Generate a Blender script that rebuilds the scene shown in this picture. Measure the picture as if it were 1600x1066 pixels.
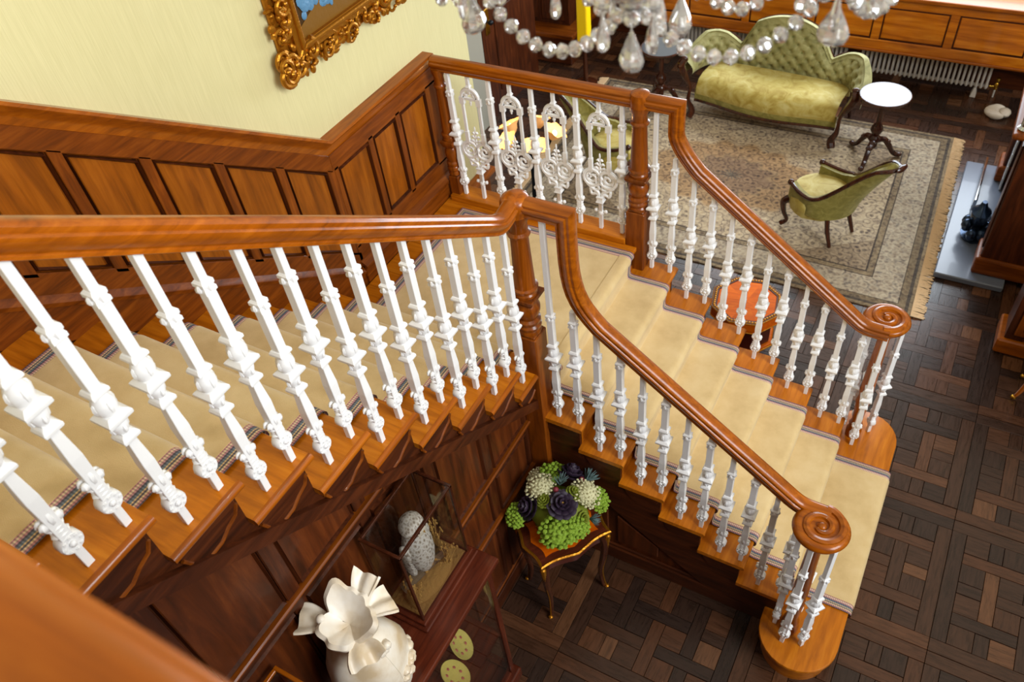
import bpy, bmesh, math, random
from mathutils import Vector, Matrix
random.seed(7)
for o in list(bpy.data.objects): bpy.data.objects.remove(o)
SC = bpy.context.scene
COL = SC.collection
PI = math.pi
# ------------------------------------------------------------------ camera
cam_d = bpy.data.cameras.new('camera'); cam = bpy.data.objects.new('camera', cam_d); COL.objects.link(cam)
_yaw, _pit, _rol = -0.6059, 0.8005, -0.1426
_F = Vector((math.sin(_yaw)*math.cos(_pit), math.cos(_yaw)*math.cos(_pit), -math.sin(_pit)))
_R = Vector((math.cos(_yaw), -math.sin(_yaw), 0)); _U = _R.cross(_F)
_r = _R*math.cos(_rol)+_U*math.sin(_rol); _u = -_R*math.sin(_rol)+_U*math.cos(_rol)
m3 = Matrix((_r, _u, -_F)).transposed()
cam.matrix_world = Matrix.Translation((1.573, -2.4613, 4.987)) @ m3.to_4x4()
cam_d.sensor_width = 36; cam_d.lens = 28.61; cam_d.clip_start = 0.02
cam_d.dof.use_dof = True; cam_d.dof.focus_distance = 3.5; cam_d.dof.aperture_fstop = 4.0
SC.camera = cam
SC.cycles.transparent_max_bounces = 40; SC.cycles.max_bounces = 14; SC.cycles.transmission_bounces = 12
# ------------------------------------------------------------------ world and daylight
SC.view_settings.view_transform = 'Standard'; SC.view_settings.look = 'None'
SC.view_settings.gamma = 1.0; SC.view_settings.use_curve_mapping = False
SC.view_settings.exposure = 0.0
w = bpy.data.worlds.new('hall_light'); SC.world = w; w.use_nodes = True
bgn = w.node_tree.nodes['Background']; bgn.inputs[0].default_value = (1.0, 0.88, 0.68, 1); bgn.inputs[1].default_value = 0.62
def area(name, loc, target, sx, sy, power, col):
    l = bpy.data.lights.new(name, 'AREA'); l.shape = 'RECTANGLE'; l.size = sx; l.size_y = sy; l.energy = power; l.color = col
    o = bpy.data.objects.new(name, l); COL.objects.link(o); o.location = loc
    o.rotation_euler = (Vector(target)-Vector(loc)).to_track_quat('-Z', 'Y').to_euler(); return o
# large soft area light added high on the right, for an assumed unseen window
area('stair_fill_light', (9.0, -2.4, 7.4), (-0.6, 0.4, 1.6), 4.6, 4.6, 1150, (0.90, 0.95, 1.0))
# windows above the panelled apron at the back of the hall
area('hall_window_daylight', (0.4, 7.3, 2.4), (0.4, 2.5, 0.2), 4.2, 2.0, 260, (0.80, 0.90, 1.0))
# ------------------------------------------------------------------ materials
def lin(c):
    return tuple(((x/255)/12.92 if x/255 <= 0.04045 else ((x/255+0.055)/1.055)**2.4) for x in c)+(1,)
MATS = {}
def newmat(name):
    m = bpy.data.materials.new(name); m.use_nodes = True; nt = m.node_tree
    b = nt.nodes['Principled BSDF']; MATS[name] = m; return m, nt, b
def N(nt, t, **kw):
    n = nt.nodes.new(t)
    for k, v in kw.items():
        if k in n.inputs: n.inputs[k].default_value = v
        else: setattr(n, k, v)
    return n
def ramp(nt, fac, stops, interp='LINEAR'):
    r = nt.nodes.new('ShaderNodeValToRGB'); r.color_ramp.interpolation = interp
    e = r.color_ramp.elements
    while len(e) < len(stops): e.new(0.5)
    for i, (p, c) in enumerate(stops): e[i].position = p; e[i].color = lin(c) if max(c) > 1 or len(c) == 3 and sum(c) > 3 else tuple(c)+(1,)
    nt.links.new(fac, r.inputs[0]); return r.outputs[0]
def coords(nt, scale=(1, 1, 1), kind='Object', rnd=True):
    tc = nt.nodes.new('ShaderNodeTexCoord'); mp = nt.nodes.new('ShaderNodeMapping')
    mp.inputs['Scale'].default_value = scale
    nt.links.new(tc.outputs[kind], mp.inputs['Vector'])
    if rnd:
        oi = nt.nodes.new('ShaderNodeObjectInfo'); ml = N(nt, 'ShaderNodeMath', operation='MULTIPLY'); ml.inputs[1].default_value = 37.0
        nt.links.new(oi.outputs['Random'], ml.inputs[0]); nt.links.new(ml.outputs[0], mp.inputs['Location'])
    return mp.outputs[0]
def bump(nt, b, h, strength, dist=0.002):
    bp = N(nt, 'ShaderNodeBump'); bp.inputs['Strength'].default_value = strength; bp.inputs['Distance'].default_value = dist
    nt.links.new(h, bp.inputs['Height']); nt.links.new(bp.outputs[0], b.inputs['Normal'])
def plain(name, c, rough=0.5, metal=0.0, coat=0.0, bmp=None, spec=0.5):
    m, nt, b = newmat(name); b.inputs['Base Color'].default_value = lin(c); b.inputs['Roughness'].default_value = rough
    b.inputs['Metallic'].default_value = metal; b.inputs['Coat Weight'].default_value = coat; b.inputs['Specular IOR Level'].default_value = spec
    if bmp:
        n = N(nt, 'ShaderNodeTexNoise', Scale=bmp[0], Detail=4.0); nt.links.new(coords(nt), n.inputs['Vector']); bump(nt, b, n.outputs[0], bmp[1], 0.01)
    return m
def wood(name, axis, dark, mid, light, rough=0.28, coat=0.35, scale=1.0, var=0.25):
    m, nt, b = newmat(name)
    s = [14*scale]*3; s['xyz'.index(axis)] = 1.3*scale
    v = coords(nt, s)
    n1 = N(nt, 'ShaderNodeTexNoise', Scale=2.2, Detail=6.0, Roughness=0.62, Distortion=0.6); nt.links.new(v, n1.inputs['Vector'])
    col = ramp(nt, n1.outputs[0], [(0.28, dark), (0.52, mid), (0.78, light)])
    v2 = coords(nt, (2.0, 2.0, 2.0)); n2 = N(nt, 'ShaderNodeTexNoise', Scale=1.6, Detail=3.0); nt.links.new(v2, n2.inputs['Vector'])
    oi = nt.nodes.new('ShaderNodeObjectInfo')
    mr = N(nt, 'ShaderNodeMapRange'); mr.inputs['To Min'].default_value = 1-var; mr.inputs['To Max'].default_value = 1+var*0.6
    nt.links.new(oi.outputs['Random'], mr.inputs['Value'])
    mr2 = N(nt, 'ShaderNodeMapRange'); mr2.inputs['To Min'].default_value = 0.72; mr2.inputs['To Max'].default_value = 1.25; nt.links.new(n2.outputs[0], mr2.inputs['Value'])
    mu = N(nt, 'ShaderNodeMath', operation='MULTIPLY'); nt.links.new(mr.outputs[0], mu.inputs[0]); nt.links.new(mr2.outputs[0], mu.inputs[1])
    hs = N(nt, 'ShaderNodeHueSaturation'); nt.links.new(col, hs.inputs['Color']); nt.links.new(mu.outputs[0], hs.inputs['Value'])
    nt.links.new(hs.outputs[0], b.inputs['Base Color'])
    b.inputs['Roughness'].default_value = rough; b.inputs['Coat Weight'].default_value = coat; b.inputs['Coat Roughness'].default_value = 0.09; b.inputs['Specular IOR Level'].default_value = 0.2
    bump(nt, b, n1.outputs[0], 0.12, 0.002)
    return m
RAIL = ((118, 56, 4), (156, 80, 6), (182, 102, 16))
for ax in 'xyz':
    wood('rail_wood_'+ax, ax, *RAIL, rough=0.32, coat=0.32, var=0.06)
    wood('tread_wood_'+ax, ax, (150, 80, 8), (184, 104, 12), (204, 126, 28), rough=0.36, coat=0.15, var=0.10)
    wood('dado_wood_'+ax, ax, (84, 38, 6), (120, 58, 8), (150, 80, 18), rough=0.4, coat=0.1, var=0.12)
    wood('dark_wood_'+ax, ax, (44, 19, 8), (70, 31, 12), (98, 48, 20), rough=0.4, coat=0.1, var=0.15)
    wood('mahogany_'+ax, ax, (58, 22, 12), (84, 34, 18), (112, 50, 28), rough=0.25, coat=0.25, var=0.08)
wood('panel_wood', 'z', (104, 52, 6), (146, 78, 10), (176, 102, 22), rough=0.38, coat=0.12, scale=0.6, var=0.12)
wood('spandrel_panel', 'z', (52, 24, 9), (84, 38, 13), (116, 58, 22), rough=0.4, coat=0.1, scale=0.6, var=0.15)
wood('walnut', 'z', (36, 16, 8), (62, 28, 14), (88, 44, 22), rough=0.25, coat=0.5, var=0.05)
wood('honey_panel', 'x', (140, 68, 6), (190, 104, 12), (220, 140, 34), rough=0.3, coat=0.4, scale=0.5, var=0.12)
wood('satinwood', 'x', (186, 76, 2), (216, 98, 4), (234, 122, 14), rough=0.25, coat=0.5, scale=0.8, var=0.1)
def parquet(name, axis):
    m, nt, b = newmat(name)
    s = [26]*3; s['xyz'.index(axis)] = 3
    n1 = N(nt, 'ShaderNodeTexNoise', Scale=2.4, Detail=7.0, Roughness=0.65, Distortion=0.4); nt.links.new(coords(nt, s), n1.inputs['Vector'])
    oi = nt.nodes.new('ShaderNodeObjectInfo')
    geo = nt.nodes.new('ShaderNodeNewGeometry')
    ad = N(nt, 'ShaderNodeMath', operation='ADD'); nt.links.new(oi.outputs['Random'], ad.inputs[0]); nt.links.new(geo.outputs['Random Per Island'], ad.inputs[1])
    fr = N(nt, 'ShaderNodeMath', operation='FRACT'); nt.links.new(ad.outputs[0], fr.inputs[0])
    c1 = ramp(nt, fr.outputs[0], [(0.0, (50, 34, 27)), (0.3, (66, 43, 31)), (0.6, (79, 50, 33)), (0.85, (94, 57, 35)), (1.0, (120, 80, 52))])
    c2 = ramp(nt, n1.outputs[0], [(0.25, (120, 120, 120)), (0.6, (230, 230, 230)), (0.85, (255, 255, 255))])
    mx = N(nt, 'ShaderNodeMixRGB', blend_type='MULTIPLY', Fac=0.85); nt.links.new(c1, mx.inputs[1]); nt.links.new(c2, mx.inputs[2])
    nt.links.new(mx.outputs[0], b.inputs['Base Color'])
    mr = N(nt, 'ShaderNodeMapRange'); mr.inputs['To Min'].default_value = 0.16; mr.inputs['To Max'].default_value = 0.42; nt.links.new(n1.outputs[0], mr.inputs['Value'])
    nt.links.new(mr.outputs[0], b.inputs['Roughness']); bump(nt, b, n1.outputs[0], 0.25, 0.002)
parquet('parquet_x', 'x'); parquet('parquet_y', 'y')
plain('floor_gap', (22, 14, 11), 0.7)
plain('white_paint', (232, 232, 232), 0.38, bmp=(60, 0.05))
plain('gilt', (176, 116, 26), 0.36, 0.8, bmp=(45, 0.35))
plain('brass', (206, 158, 60), 0.25, 1.0)
plain('silver', (112, 112, 116), 0.30, 1.0)
plain('chrome', (200, 205, 208), 0.12, 1.0)
plain('wire', (190, 186, 180), 0.3, 0.9)
plain('grey_marble', (104, 112, 128), 0.28, coat=0.2)
plain('radiator_paint', (196, 188, 180), 0.5)
plain('grey_wall', (150, 146, 132), 0.7)
plain('black_iron', (26, 30, 36), 0.32, 0.6)
plain('blue_iron', (46, 62, 84), 0.22, 0.7)
plain('dark_void', (18, 10, 6), 0.8)
plain('white_shell', (224, 214, 200), 0.5, bmp=(30, 0.3))
plain('yellow_glass', (250, 208, 10), 0.35)
plain('dress_blue', (86, 136, 176), 0.5, bmp=(25, 0.9))
plain('canvas_dark', (66, 42, 8), 0.35, bmp=(14, 0.2))
plain('canvas_brown', (122, 84, 22), 0.4, bmp=(20, 0.2))
plain('skin_tone', (206, 166, 120), 0.5)
plain('straw', (176, 134, 66), 0.8)
plain('moss', (150, 112, 56), 0.95, bmp=(60, 1.0))
plain('bark', (104, 84, 62), 0.9, bmp=(40, 0.8))
plain('plate_glaze', (214, 200, 112), 0.18, coat=0.5)
plain('rose_print', (186, 100, 92), 0.4)
plain('flower_lime', (128, 158, 40), 0.75, bmp=(50, 0.4))
plain('flower_olive', (112, 122, 24), 0.7)
plain('flower_cream', (208, 204, 160), 0.8, bmp=(90, 0.7))
plain('flower_black', (40, 24, 44), 0.6)
plain('flower_teal', (86, 108, 106), 0.75)
plain('flower_red', (120, 32, 44), 0.6)
plain('leather', (74, 24, 14), 0.3, coat=0.5)
plain('stuffed_button', (104, 110, 44), 0.7)
# plastered wall: fine vertical weave of the yellow-green wall covering
m, nt, b = newmat('wall_yellow')
n = N(nt, 'ShaderNodeTexNoise', Scale=6.0, Detail=4.0); nt.links.new(coords(nt, (40, 40, 1.2)), n.inputs['Vector'])
nt.links.new(ramp(nt, n.outputs[0], [(0.3, (212, 205, 152)), (0.7, (222, 215, 164))]), b.inputs['Base Color']); b.inputs['Roughness'].default_value = 0.6
bump(nt, b, n.outputs[0], 0.08)
# carpet
m, nt, b = newmat('carpet_beige')
n = N(nt, 'ShaderNodeTexNoise', Scale=5.0, Detail=5.0, Roughness=0.6); nt.links.new(coords(nt, rnd=False), n.inputs['Vector'])
n2 = N(nt, 'ShaderNodeTexNoise', Scale=420.0, Detail=2.0); nt.links.new(coords(nt, rnd=False), n2.inputs['Vector'])
nt.links.new(ramp(nt, n.outputs[0], [(0.25, (194, 164, 110)), (0.5, (212, 184, 130)), (0.8, (224, 200, 150))]), b.inputs['Base Color'])
b.inputs['Roughness'].default_value = 0.95; b.inputs['Sheen Weight'].default_value = 0.3; bump(nt, b, n2.outputs[0], 0.5, 0.004)
# woven carpet border: stripes across u, dashes along v
m, nt, b = newmat('carpet_border')
uv = nt.nodes.new('ShaderNodeUVMap'); sx = nt.nodes.new('ShaderNodeSeparateXYZ'); nt.links.new(uv.outputs[0], sx.inputs[0])
stripes = [(0.0, (92, 84, 92)), (0.08, (176, 122, 122)), (0.20, (214, 186, 148)), (0.30, (96, 92, 100)), (0.40, (206, 176, 130)), (0.48, (108, 120, 130)), (0.60, (92, 88, 100)), (0.70, (190, 140, 142)), (0.82, (216, 194, 164)), (0.92, (188, 132, 136))]
c1 = ramp(nt, sx.outputs[0], stripes, 'CONSTANT')
wv = N(nt, 'ShaderNodeMath', operation='MULTIPLY'); wv.inputs[1].default_value = 620.0; nt.links.new(sx.outputs[1], wv.inputs[0])
sn = N(nt, 'ShaderNodeMath', operation='SINE'); nt.links.new(wv.outputs[0], sn.inputs[0])
mr = N(nt, 'ShaderNodeMapRange'); mr.inputs['From Min'].default_value = -1; mr.inputs['To Min'].default_value = 0.62; mr.inputs['To Max'].default_value = 1.2; nt.links.new(sn.outputs[0], mr.inputs['Value'])
hs = N(nt, 'ShaderNodeHueSaturation'); nt.links.new(c1, hs.inputs['Color']); nt.links.new(mr.outputs[0], hs.inputs['Value'])
nt.links.new(hs.outputs[0], b.inputs['Base Color']); b.inputs['Roughness'].default_value = 0.9; bump(nt, b, sn.outputs[0], 0.3, 0.003)
# olive-gold damask velvet
def velvet(name, a, c, e, sc=9):
    m, nt, b = newmat(name)
    n = N(nt, 'ShaderNodeTexNoise', Scale=float(sc), Detail=5.0, Roughness=0.6, Distortion=1.2); nt.links.new(coords(nt, rnd=False), n.inputs['Vector'])
    nt.links.new(ramp(nt, n.outputs[0], [(0.32, a), (0.5, c), (0.68, e)]), b.inputs['Base Color'])
    b.inputs['Roughness'].default_value = 0.7; b.inputs['Sheen Weight'].default_value = 0.25; b.inputs['Sheen Tint'].default_value = lin((226, 220, 180))
velvet('velvet_green', (112, 108, 54), (138, 132, 78), (160, 154, 100)); velvet('velvet_gold', (150, 124, 34), (178, 158, 76), (192, 178, 110), 7)
velvet('velvet_olive', (104, 96, 32), (126, 116, 48), (144, 134, 68), 12)
# persian rug
m, nt, b = newmat('rug_weave')
uv = nt.nodes.new('ShaderNodeUVMap'); sx = nt.nodes.new('ShaderNodeSeparateXYZ'); nt.links.new(uv.outputs[0], sx.inputs[0])
def M(op, a, c=None):
    n = N(nt, 'ShaderNodeMath', operation=op)
    for i, q in enumerate((a, c)):
        if q is None: continue
        if isinstance(q, (int, float)): n.inputs[i].default_value = q
        else: nt.links.new(q, n.inputs[i])
    return n.outputs[0]
U, V = sx.outputs[0], sx.outputs[1]                 # metres from the rug centre
ax_ = M('ABSOLUTE', U); ay_ = M('ABSOLUTE', V)
HX, HY = 1.92, 1.39
edge = M('MINIMUM', M('SUBTRACT', HX, ax_), M('SUBTRACT', HY, ay_))   # distance to the edge
vor = N(nt, 'ShaderNodeTexVoronoi', Scale=13.0); nt.links.new(uv.outputs[0], vor.inputs['Vector'])
nz = N(nt, 'ShaderNodeTexNoise', Scale=16.0, Detail=3.0, Distortion=1.5); nt.links.new(uv.outputs[0], nz.inputs['Vector'])
vor2 = N(nt, 'ShaderNodeTexVoronoi', Scale=22.0); nt.links.new(uv.outputs[0], vor2.inputs['Vector'])
pat = ramp(nt, vor.outputs['Distance'], [(0.0, (60, 50, 54)), (0.2, (84, 68, 62)), (0.3, (196, 172, 134)), (0.5, (212, 190, 152)), (0.62, (112, 92, 78)), (0.75, (196, 174, 138))])
pat2 = ramp(nt, vor2.outputs['Distance'], [(0.0, (84, 72, 72)), (0.3, (150, 132, 112)), (0.6, (190, 176, 150)), (0.9, (110, 98, 90))])
nzc = ramp(nt, nz.outputs[0], [(0.35, (92, 78, 74)), (0.5, (176, 152, 118)), (0.65, (208, 188, 154))])
mixp = N(nt, 'ShaderNodeMixRGB', Fac=0.45); nt.links.new(pat, mixp.inputs[1]); nt.links.new(nzc, mixp.inputs[2])
mixb = N(nt, 'ShaderNodeMixRGB', Fac=0.4); nt.links.new(pat2, mixb.inputs[1]); nt.links.new(nzc, mixb.inputs[2])
r_ = M('SQRT', M('ADD', M('POWER', M('DIVIDE', U, 1.05), 2.0), M('POWER', M('DIVIDE', V, 0.72), 2.0)))
lob = M('MULTIPLY', M('SINE', M('MULTIPLY', M('ARCTAN2', V, U), 12.0)), 0.05)
rr = M('ADD', r_, lob)
med = ramp(nt, rr, [(0.0, (66, 56, 64)), (0.06, (66, 56, 64)), (0.08, (158, 116, 76)), (0.36, (150, 108, 74)), (0.42, (196, 166, 122)), (0.46, (206, 166, 112)), (0.72, (214, 178, 124)), (0.80, (255, 250, 244)), (1.0, (255, 255, 255))])
mm = N(nt, 'ShaderNodeMixRGB', blend_type='MULTIPLY', Fac=0.75); nt.links.new(mixp.outputs[0], mm.inputs[1]); nt.links.new(med, mm.inputs[2])
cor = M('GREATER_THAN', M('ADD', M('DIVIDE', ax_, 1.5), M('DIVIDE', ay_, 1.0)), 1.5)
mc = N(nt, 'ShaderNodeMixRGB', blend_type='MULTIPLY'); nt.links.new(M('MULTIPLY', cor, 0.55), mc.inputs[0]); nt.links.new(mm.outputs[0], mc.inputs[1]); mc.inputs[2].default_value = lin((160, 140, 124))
bands = ramp(nt, edge, [(0.0, (196, 182, 156)), (0.03, (88, 78, 78)), (0.055, (176, 162, 138)), (0.11, (104, 92, 86)), (0.12, (255, 255, 255)), (0.36, (112, 100, 94)), (0.375, (200, 186, 160)), (0.42, (92, 80, 78)), (0.435, (255, 255, 255))], 'CONSTANT')
isb = M('LESS_THAN', edge, 0.43)
sel = N(nt, 'ShaderNodeMixRGB'); nt.links.new(isb, sel.inputs[0]); nt.links.new(mc.outputs[0], sel.inputs[1]); nt.links.new(mixb.outputs[0], sel.inputs[2])
fin = N(nt, 'ShaderNodeMixRGB', blend_type='MULTIPLY', Fac=0.9); nt.links.new(sel.outputs[0], fin.inputs[1]); nt.links.new(bands, fin.inputs[2])
hv = N(nt, 'ShaderNodeHueSaturation', Value=0.80, Saturation=0.95); nt.links.new(fin.outputs[0], hv.inputs['Color']); nt.links.new(hv.outputs[0], b.inputs['Base Color']); b.inputs['Roughness'].default_value = 0.95
plain('rug_fringe', (226, 196, 156), 0.9, bmp=(120, 0.8))
# owl plumage
m, nt, b = newmat('plumage')
n = N(nt, 'ShaderNodeTexVoronoi', Scale=62.0); nt.links.new(coords(nt, (1, 1, 0.6), rnd=False), n.inputs['Vector'])
nt.links.new(ramp(nt, n.outputs['Distance'], [(0.08, (120, 104, 90)), (0.3, (176, 166, 156)), (0.6, (214, 210, 206)), (0.9, (130, 114, 102))]), b.inputs['Base Color']); b.inputs['Roughness'].default_value = 0.85
# bisque ceramic
m, nt, b = newmat('bisque')
n = N(nt, 'ShaderNodeTexNoise', Scale=7.0, Detail=5.0); nt.links.new(coords(nt), n.inputs['Vector'])
nt.links.new(ramp(nt, n.outputs[0], [(0.35, (206, 184, 148)), (0.55, (232, 222, 204)), (0.75, (240, 236, 226))]), b.inputs['Base Color']); b.inputs['Roughness'].default_value = 0.45; b.inputs['Coat Weight'].default_value = 0.15
bump(nt, b, n.outputs[0], 0.3, 0.01)
def glassmat(name, tint, rough, ior, clear):
    m = bpy.data.materials.new(name); m.use_nodes = True; nt = m.node_tree; nt.nodes.clear(); MATS[name] = m
    out = nt.nodes.new('ShaderNodeOutputMaterial')
    g = N(nt, 'ShaderNodeBsdfGlossy'); g.inputs['Roughness'].default_value = rough
    if clear:                                   # thin pane: clear transmission and a Fresnel reflection
        t = N(nt, 'ShaderNodeBsdfTransparent'); t.inputs[0].default_value = lin(tint)
        lw = N(nt, 'ShaderNodeLayerWeight'); pw = N(nt, 'ShaderNodeMath', operation='POWER'); pw.inputs[1].default_value = 3.5; nt.links.new(lw.outputs['Facing'], pw.inputs[0])
        f = N(nt, 'ShaderNodeMapRange'); f.inputs['To Min'].default_value = 0.035; f.inputs['To Max'].default_value = 0.6; nt.links.new(pw.outputs[0], f.inputs['Value'])
        mx = nt.nodes.new('ShaderNodeMixShader'); nt.links.new(f.outputs[0], mx.inputs[0]); nt.links.new(t.outputs[0], mx.inputs[1]); nt.links.new(g.outputs[0], mx.inputs[2])
    else:
        t = N(nt, 'ShaderNodeBsdfGlass'); t.inputs['Color'].default_value = lin(tint); t.inputs['IOR'].default_value = ior; t.inputs['Roughness'].default_value = rough
        mx = nt.nodes.new('ShaderNodeMixShader'); mx.inputs[0].default_value = 0.30; nt.links.new(t.outputs[0], mx.inputs[1]); nt.links.new(g.outputs[0], mx.inputs[2])
        df = N(nt, 'ShaderNodeBsdfDiffuse'); df.inputs['Color'].default_value = (1, 1, 1, 1); m2 = nt.nodes.new('ShaderNodeMixShader'); m2.inputs[0].default_value = 0.07
        nt.links.new(mx.outputs[0], m2.inputs[1]); nt.links.new(df.outputs[0], m2.inputs[2]); mx = m2
    nt.links.new(mx.outputs[0], out.inputs[0])
glassmat('pane', (247, 247, 245), 0.02, 1.35, True)
glassmat('crystal', (255, 255, 255), 0.0, 1.62, False)
# lit frosted shade
m, nt, b = newmat('lit_shade'); b.inputs['Base Color'].default_value = lin((250, 196, 130)); b.inputs['Roughness'].default_value = 0.6
b.inputs['Emission Color'].default_value = lin((255, 168, 84)); b.inputs['Emission Strength'].default_value = 0.22
m, nt, b = newmat('lit_bulb'); b.inputs['Base Color'].default_value = lin((255, 240, 210)); b.inputs['Emission Color'].default_value = lin((255, 224, 170)); b.inputs['Emission Strength'].default_value = 5.0

plain('mirror_dark', (120, 128, 138), 0.10, 0.7)
plain('tile_white', (206, 212, 220), 0.2, coat=0.4)
m, nt, b = newmat('back_scene')
n = N(nt, 'ShaderNodeTexNoise', Scale=9.0, Detail=3.0); nt.links.new(coords(nt, rnd=False), n.inputs['Vector'])
nt.links.new(ramp(nt, n.outputs[0], [(0.4, (44, 34, 26)), (0.5, (70, 56, 36)), (0.56, (168, 146, 74)), (0.7, (176, 156, 92))]), b.inputs['Base Color']); b.inputs['Roughness'].default_value = 0.6
wood('newel_wood', 'z', (92, 42, 4), (128, 62, 6), (156, 82, 16), rough=0.3, coat=0.35, var=0.05)
# ------------------------------------------------------------------ mesh helpers
OFFS = {}                                          # where each thing's origin stands
class MB:
    def __init__(s): s.v = []; s.f = []; s.uv = {}
    def add(s, vs, fs, mat=None):
        o = len(s.v)
        if mat is not None: vs = [mat @ Vector(p) for p in vs]
        s.v += [tuple(p) for p in vs]; s.f += [tuple(i+o for i in f) for f in fs]; return s
    def box(s, x0, x1, y0, y1, z0, z1, mat=None):
        vs = [(x, y, z) for z in (z0, z1) for y in (y0, y1) for x in (x0, x1)]
        return s.add(vs, [(0, 2, 3, 1), (4, 5, 7, 6), (0, 1, 5, 4), (2, 6, 7, 3), (0, 4, 6, 2), (1, 3, 7, 5)], mat)
    def frust(s, cx, cy, z0, z1, a0, b0, a1, b1, mat=None):      # box with different half sizes below and above
        vs = [(cx+i*a0, cy+j*b0, z0) for j in (-1, 1) for i in (-1, 1)]+[(cx+i*a1, cy+j*b1, z1) for j in (-1, 1) for i in (-1, 1)]
        return s.add(vs, [(0, 2, 3, 1), (4, 5, 7, 6), (0, 1, 5, 4), (2, 6, 7, 3), (0, 4, 6, 2), (1, 3, 7, 5)], mat)
    def prism(s, poly, a, b, axis='y', mat=None):                # polygon (u,v) extruded along axis
        def P(u, v, t): return {'x': (t, u, v), 'y': (u, t, v), 'z': (u, v, t)}[axis]
        n = len(poly); vs = [P(u, v, a) for u, v in poly]+[P(u, v, b) for u, v in poly]
        fs = [tuple(range(n)), tuple(range(2*n-1, n-1, -1))]+[(i, i+n, (i+1) % n+n, (i+1) % n) for i in range(n)]
        return s.add(vs, fs, mat)
    def lathe(s, prof, seg=16, c=(0, 0, 0), mat=None, ph=0.0, sx=1, sy=1):
        vs = []; fs = []; n = len(prof)
        for r, z in prof:
            for k in range(seg):
                a = ph+2*PI*k/seg; vs.append((c[0]+sx*r*math.cos(a), c[1]+sy*r*math.sin(a), c[2]+z))
        for i in range(n-1):
            for k in range(seg):
                k2 = (k+1) % seg; fs.append((i*seg+k, i*seg+k2, (i+1)*seg+k2, (i+1)*seg+k))
        fs.append(tuple(range(seg-1, -1, -1))); fs.append(tuple((n-1)*seg+k for k in range(seg)))
        return s.add(vs, fs, mat)
    def sph(s, c, rx, ry=None, rz=None, seg=10, rings=6, mat=None):
        ry = rx if ry is None else ry; rz = rx if rz is None else rz
        vs = [(c[0], c[1], c[2]-rz)]; fs = []
        for i in range(1, rings):
            t = PI*i/rings
            for k in range(seg):
                a = 2*PI*k/seg; vs.append((c[0]+rx*math.sin(t)*math.cos(a), c[1]+ry*math.sin(t)*math.sin(a), c[2]-rz*math.cos(t)))
        vs.append((c[0], c[1], c[2]+rz)); L = len(vs)-1
        for k in range(seg):
            k2 = (k+1) % seg; fs.append((0, 1+k2, 1+k)); fs.append((L, L-seg+k, L-seg+k2))
            for i in range(rings-2): b = 1+i*seg; fs.append((b+k, b+k2, b+seg+k2, b+seg+k))
        return s.add(vs, fs, mat)
    def tube(s, path, r, seg=6, mat=None, closed=False, flat=None):
        P = [Vector(p) for p in path]; n = len(P); rs = r if isinstance(r, (list, tuple)) else [r]*n
        vs = []; fs = []; ref = None
        for i in range(n):
            if closed: t = (P[(i+1) % n]-P[i-1])
            else: t = P[min(i+1, n-1)]-P[max(i-1, 0)]
            t = t.normalized() if t.length > 1e-9 else Vector((0, 0, 1))
            if ref is None: ref = Vector((0, 0, 1)) if abs(t.z) < 0.9 else Vector((1, 0, 0))
            a = (ref-t*ref.dot(t)); a = a.normalized() if a.length > 1e-6 else t.orthogonal().normalized(); bb = t.cross(a); ref = a
            for k in range(seg):
                g = 2*PI*k/seg; d = a*math.cos(g)*rs[i]+bb*math.sin(g)*rs[i]
                if flat is not None: d = d-flat[0]*d.dot(flat[0])*(1-flat[1])
                vs.append(P[i]+d)
        m = n if closed else n-1
        for i in range(m):
            j = (i+1) % n
            for k in range(seg): k2 = (k+1) % seg; fs.append((i*seg+k, i*seg+k2, j*seg+k2, j*seg+k))
        if not closed: fs.append(tuple(range(seg-1, -1, -1))); fs.append(tuple((n-1)*seg+k for k in range(seg)))
        return s.add(vs, fs, mat)
    def sweep(s, path, prof, lat, mat=None, closed_ends=True):   # planar mitred sweep; lat = constant sideways vector
        P = [Vector(p) for p in path]; lat = Vector(lat).normalized(); n = len(P); m = len(prof); vs = []; fs = []
        ts = [(P[i+1]-P[i]).normalized() for i in range(n-1)]
        for i in range(n):
            t1 = ts[max(i-1, 0)]; t2 = ts[min(i, n-2)]
            n1 = lat.cross(t1).normalized(); n2 = lat.cross(t2).normalized()
            nn = (n1+n2).normalized(); k = 1/max(0.3, nn.dot(n1))
            for a, b in prof: vs.append(P[i]+lat*a+nn*(b*k))
        for i in range(n-1):
            for k in range(m): k2 = (k+1) % m; fs.append((i*m+k, i*m+k2, (i+1)*m+k2, (i+1)*m+k))
        fs.append(tuple(range(m-1, -1, -1))); fs.append(tuple((n-1)*m+k for k in range(m)))
        return s.add(vs, fs, mat)
    def strip(s, rows, uvs=None):                                # grid surface from rows of points
        n = len(rows[0]); o = len(s.v)
        for r in rows: s.v += [tuple(p) for p in r]
        for i in range(len(rows)-1):
            for k in range(n-1):
                s.f.append((o+i*n+k, o+i*n+k+1, o+(i+1)*n+k+1, o+(i+1)*n+k))
        if uvs:
            for i, r in enumerate(uvs):
                for k, q in enumerate(r): s.uv[o+i*n+k] = q
        return s
    def build(s, name, mat, parent=None, world=True, bevel=0, smooth=False, seg=1, solid=0):
        me = bpy.data.meshes.new(name); vs = s.v
        if parent is not None and world:
            off = OFFS.get(parent.name, (0, 0, 0)); vs = [(p[0]-off[0], p[1]-off[1], p[2]-off[2]) for p in vs]
        me.from_pydata(vs, [], s.f)
        if s.uv:
            ul = me.uv_layers.new(name='UVMap')
            for lp in me.loops: ul.data[lp.index].uv = s.uv.get(lp.vertex_index, (0, 0))
        bm = bmesh.new(); bm.from_mesh(me)
        if solid: bmesh.ops.solidify(bm, geom=bm.faces[:], thickness=solid)
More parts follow.
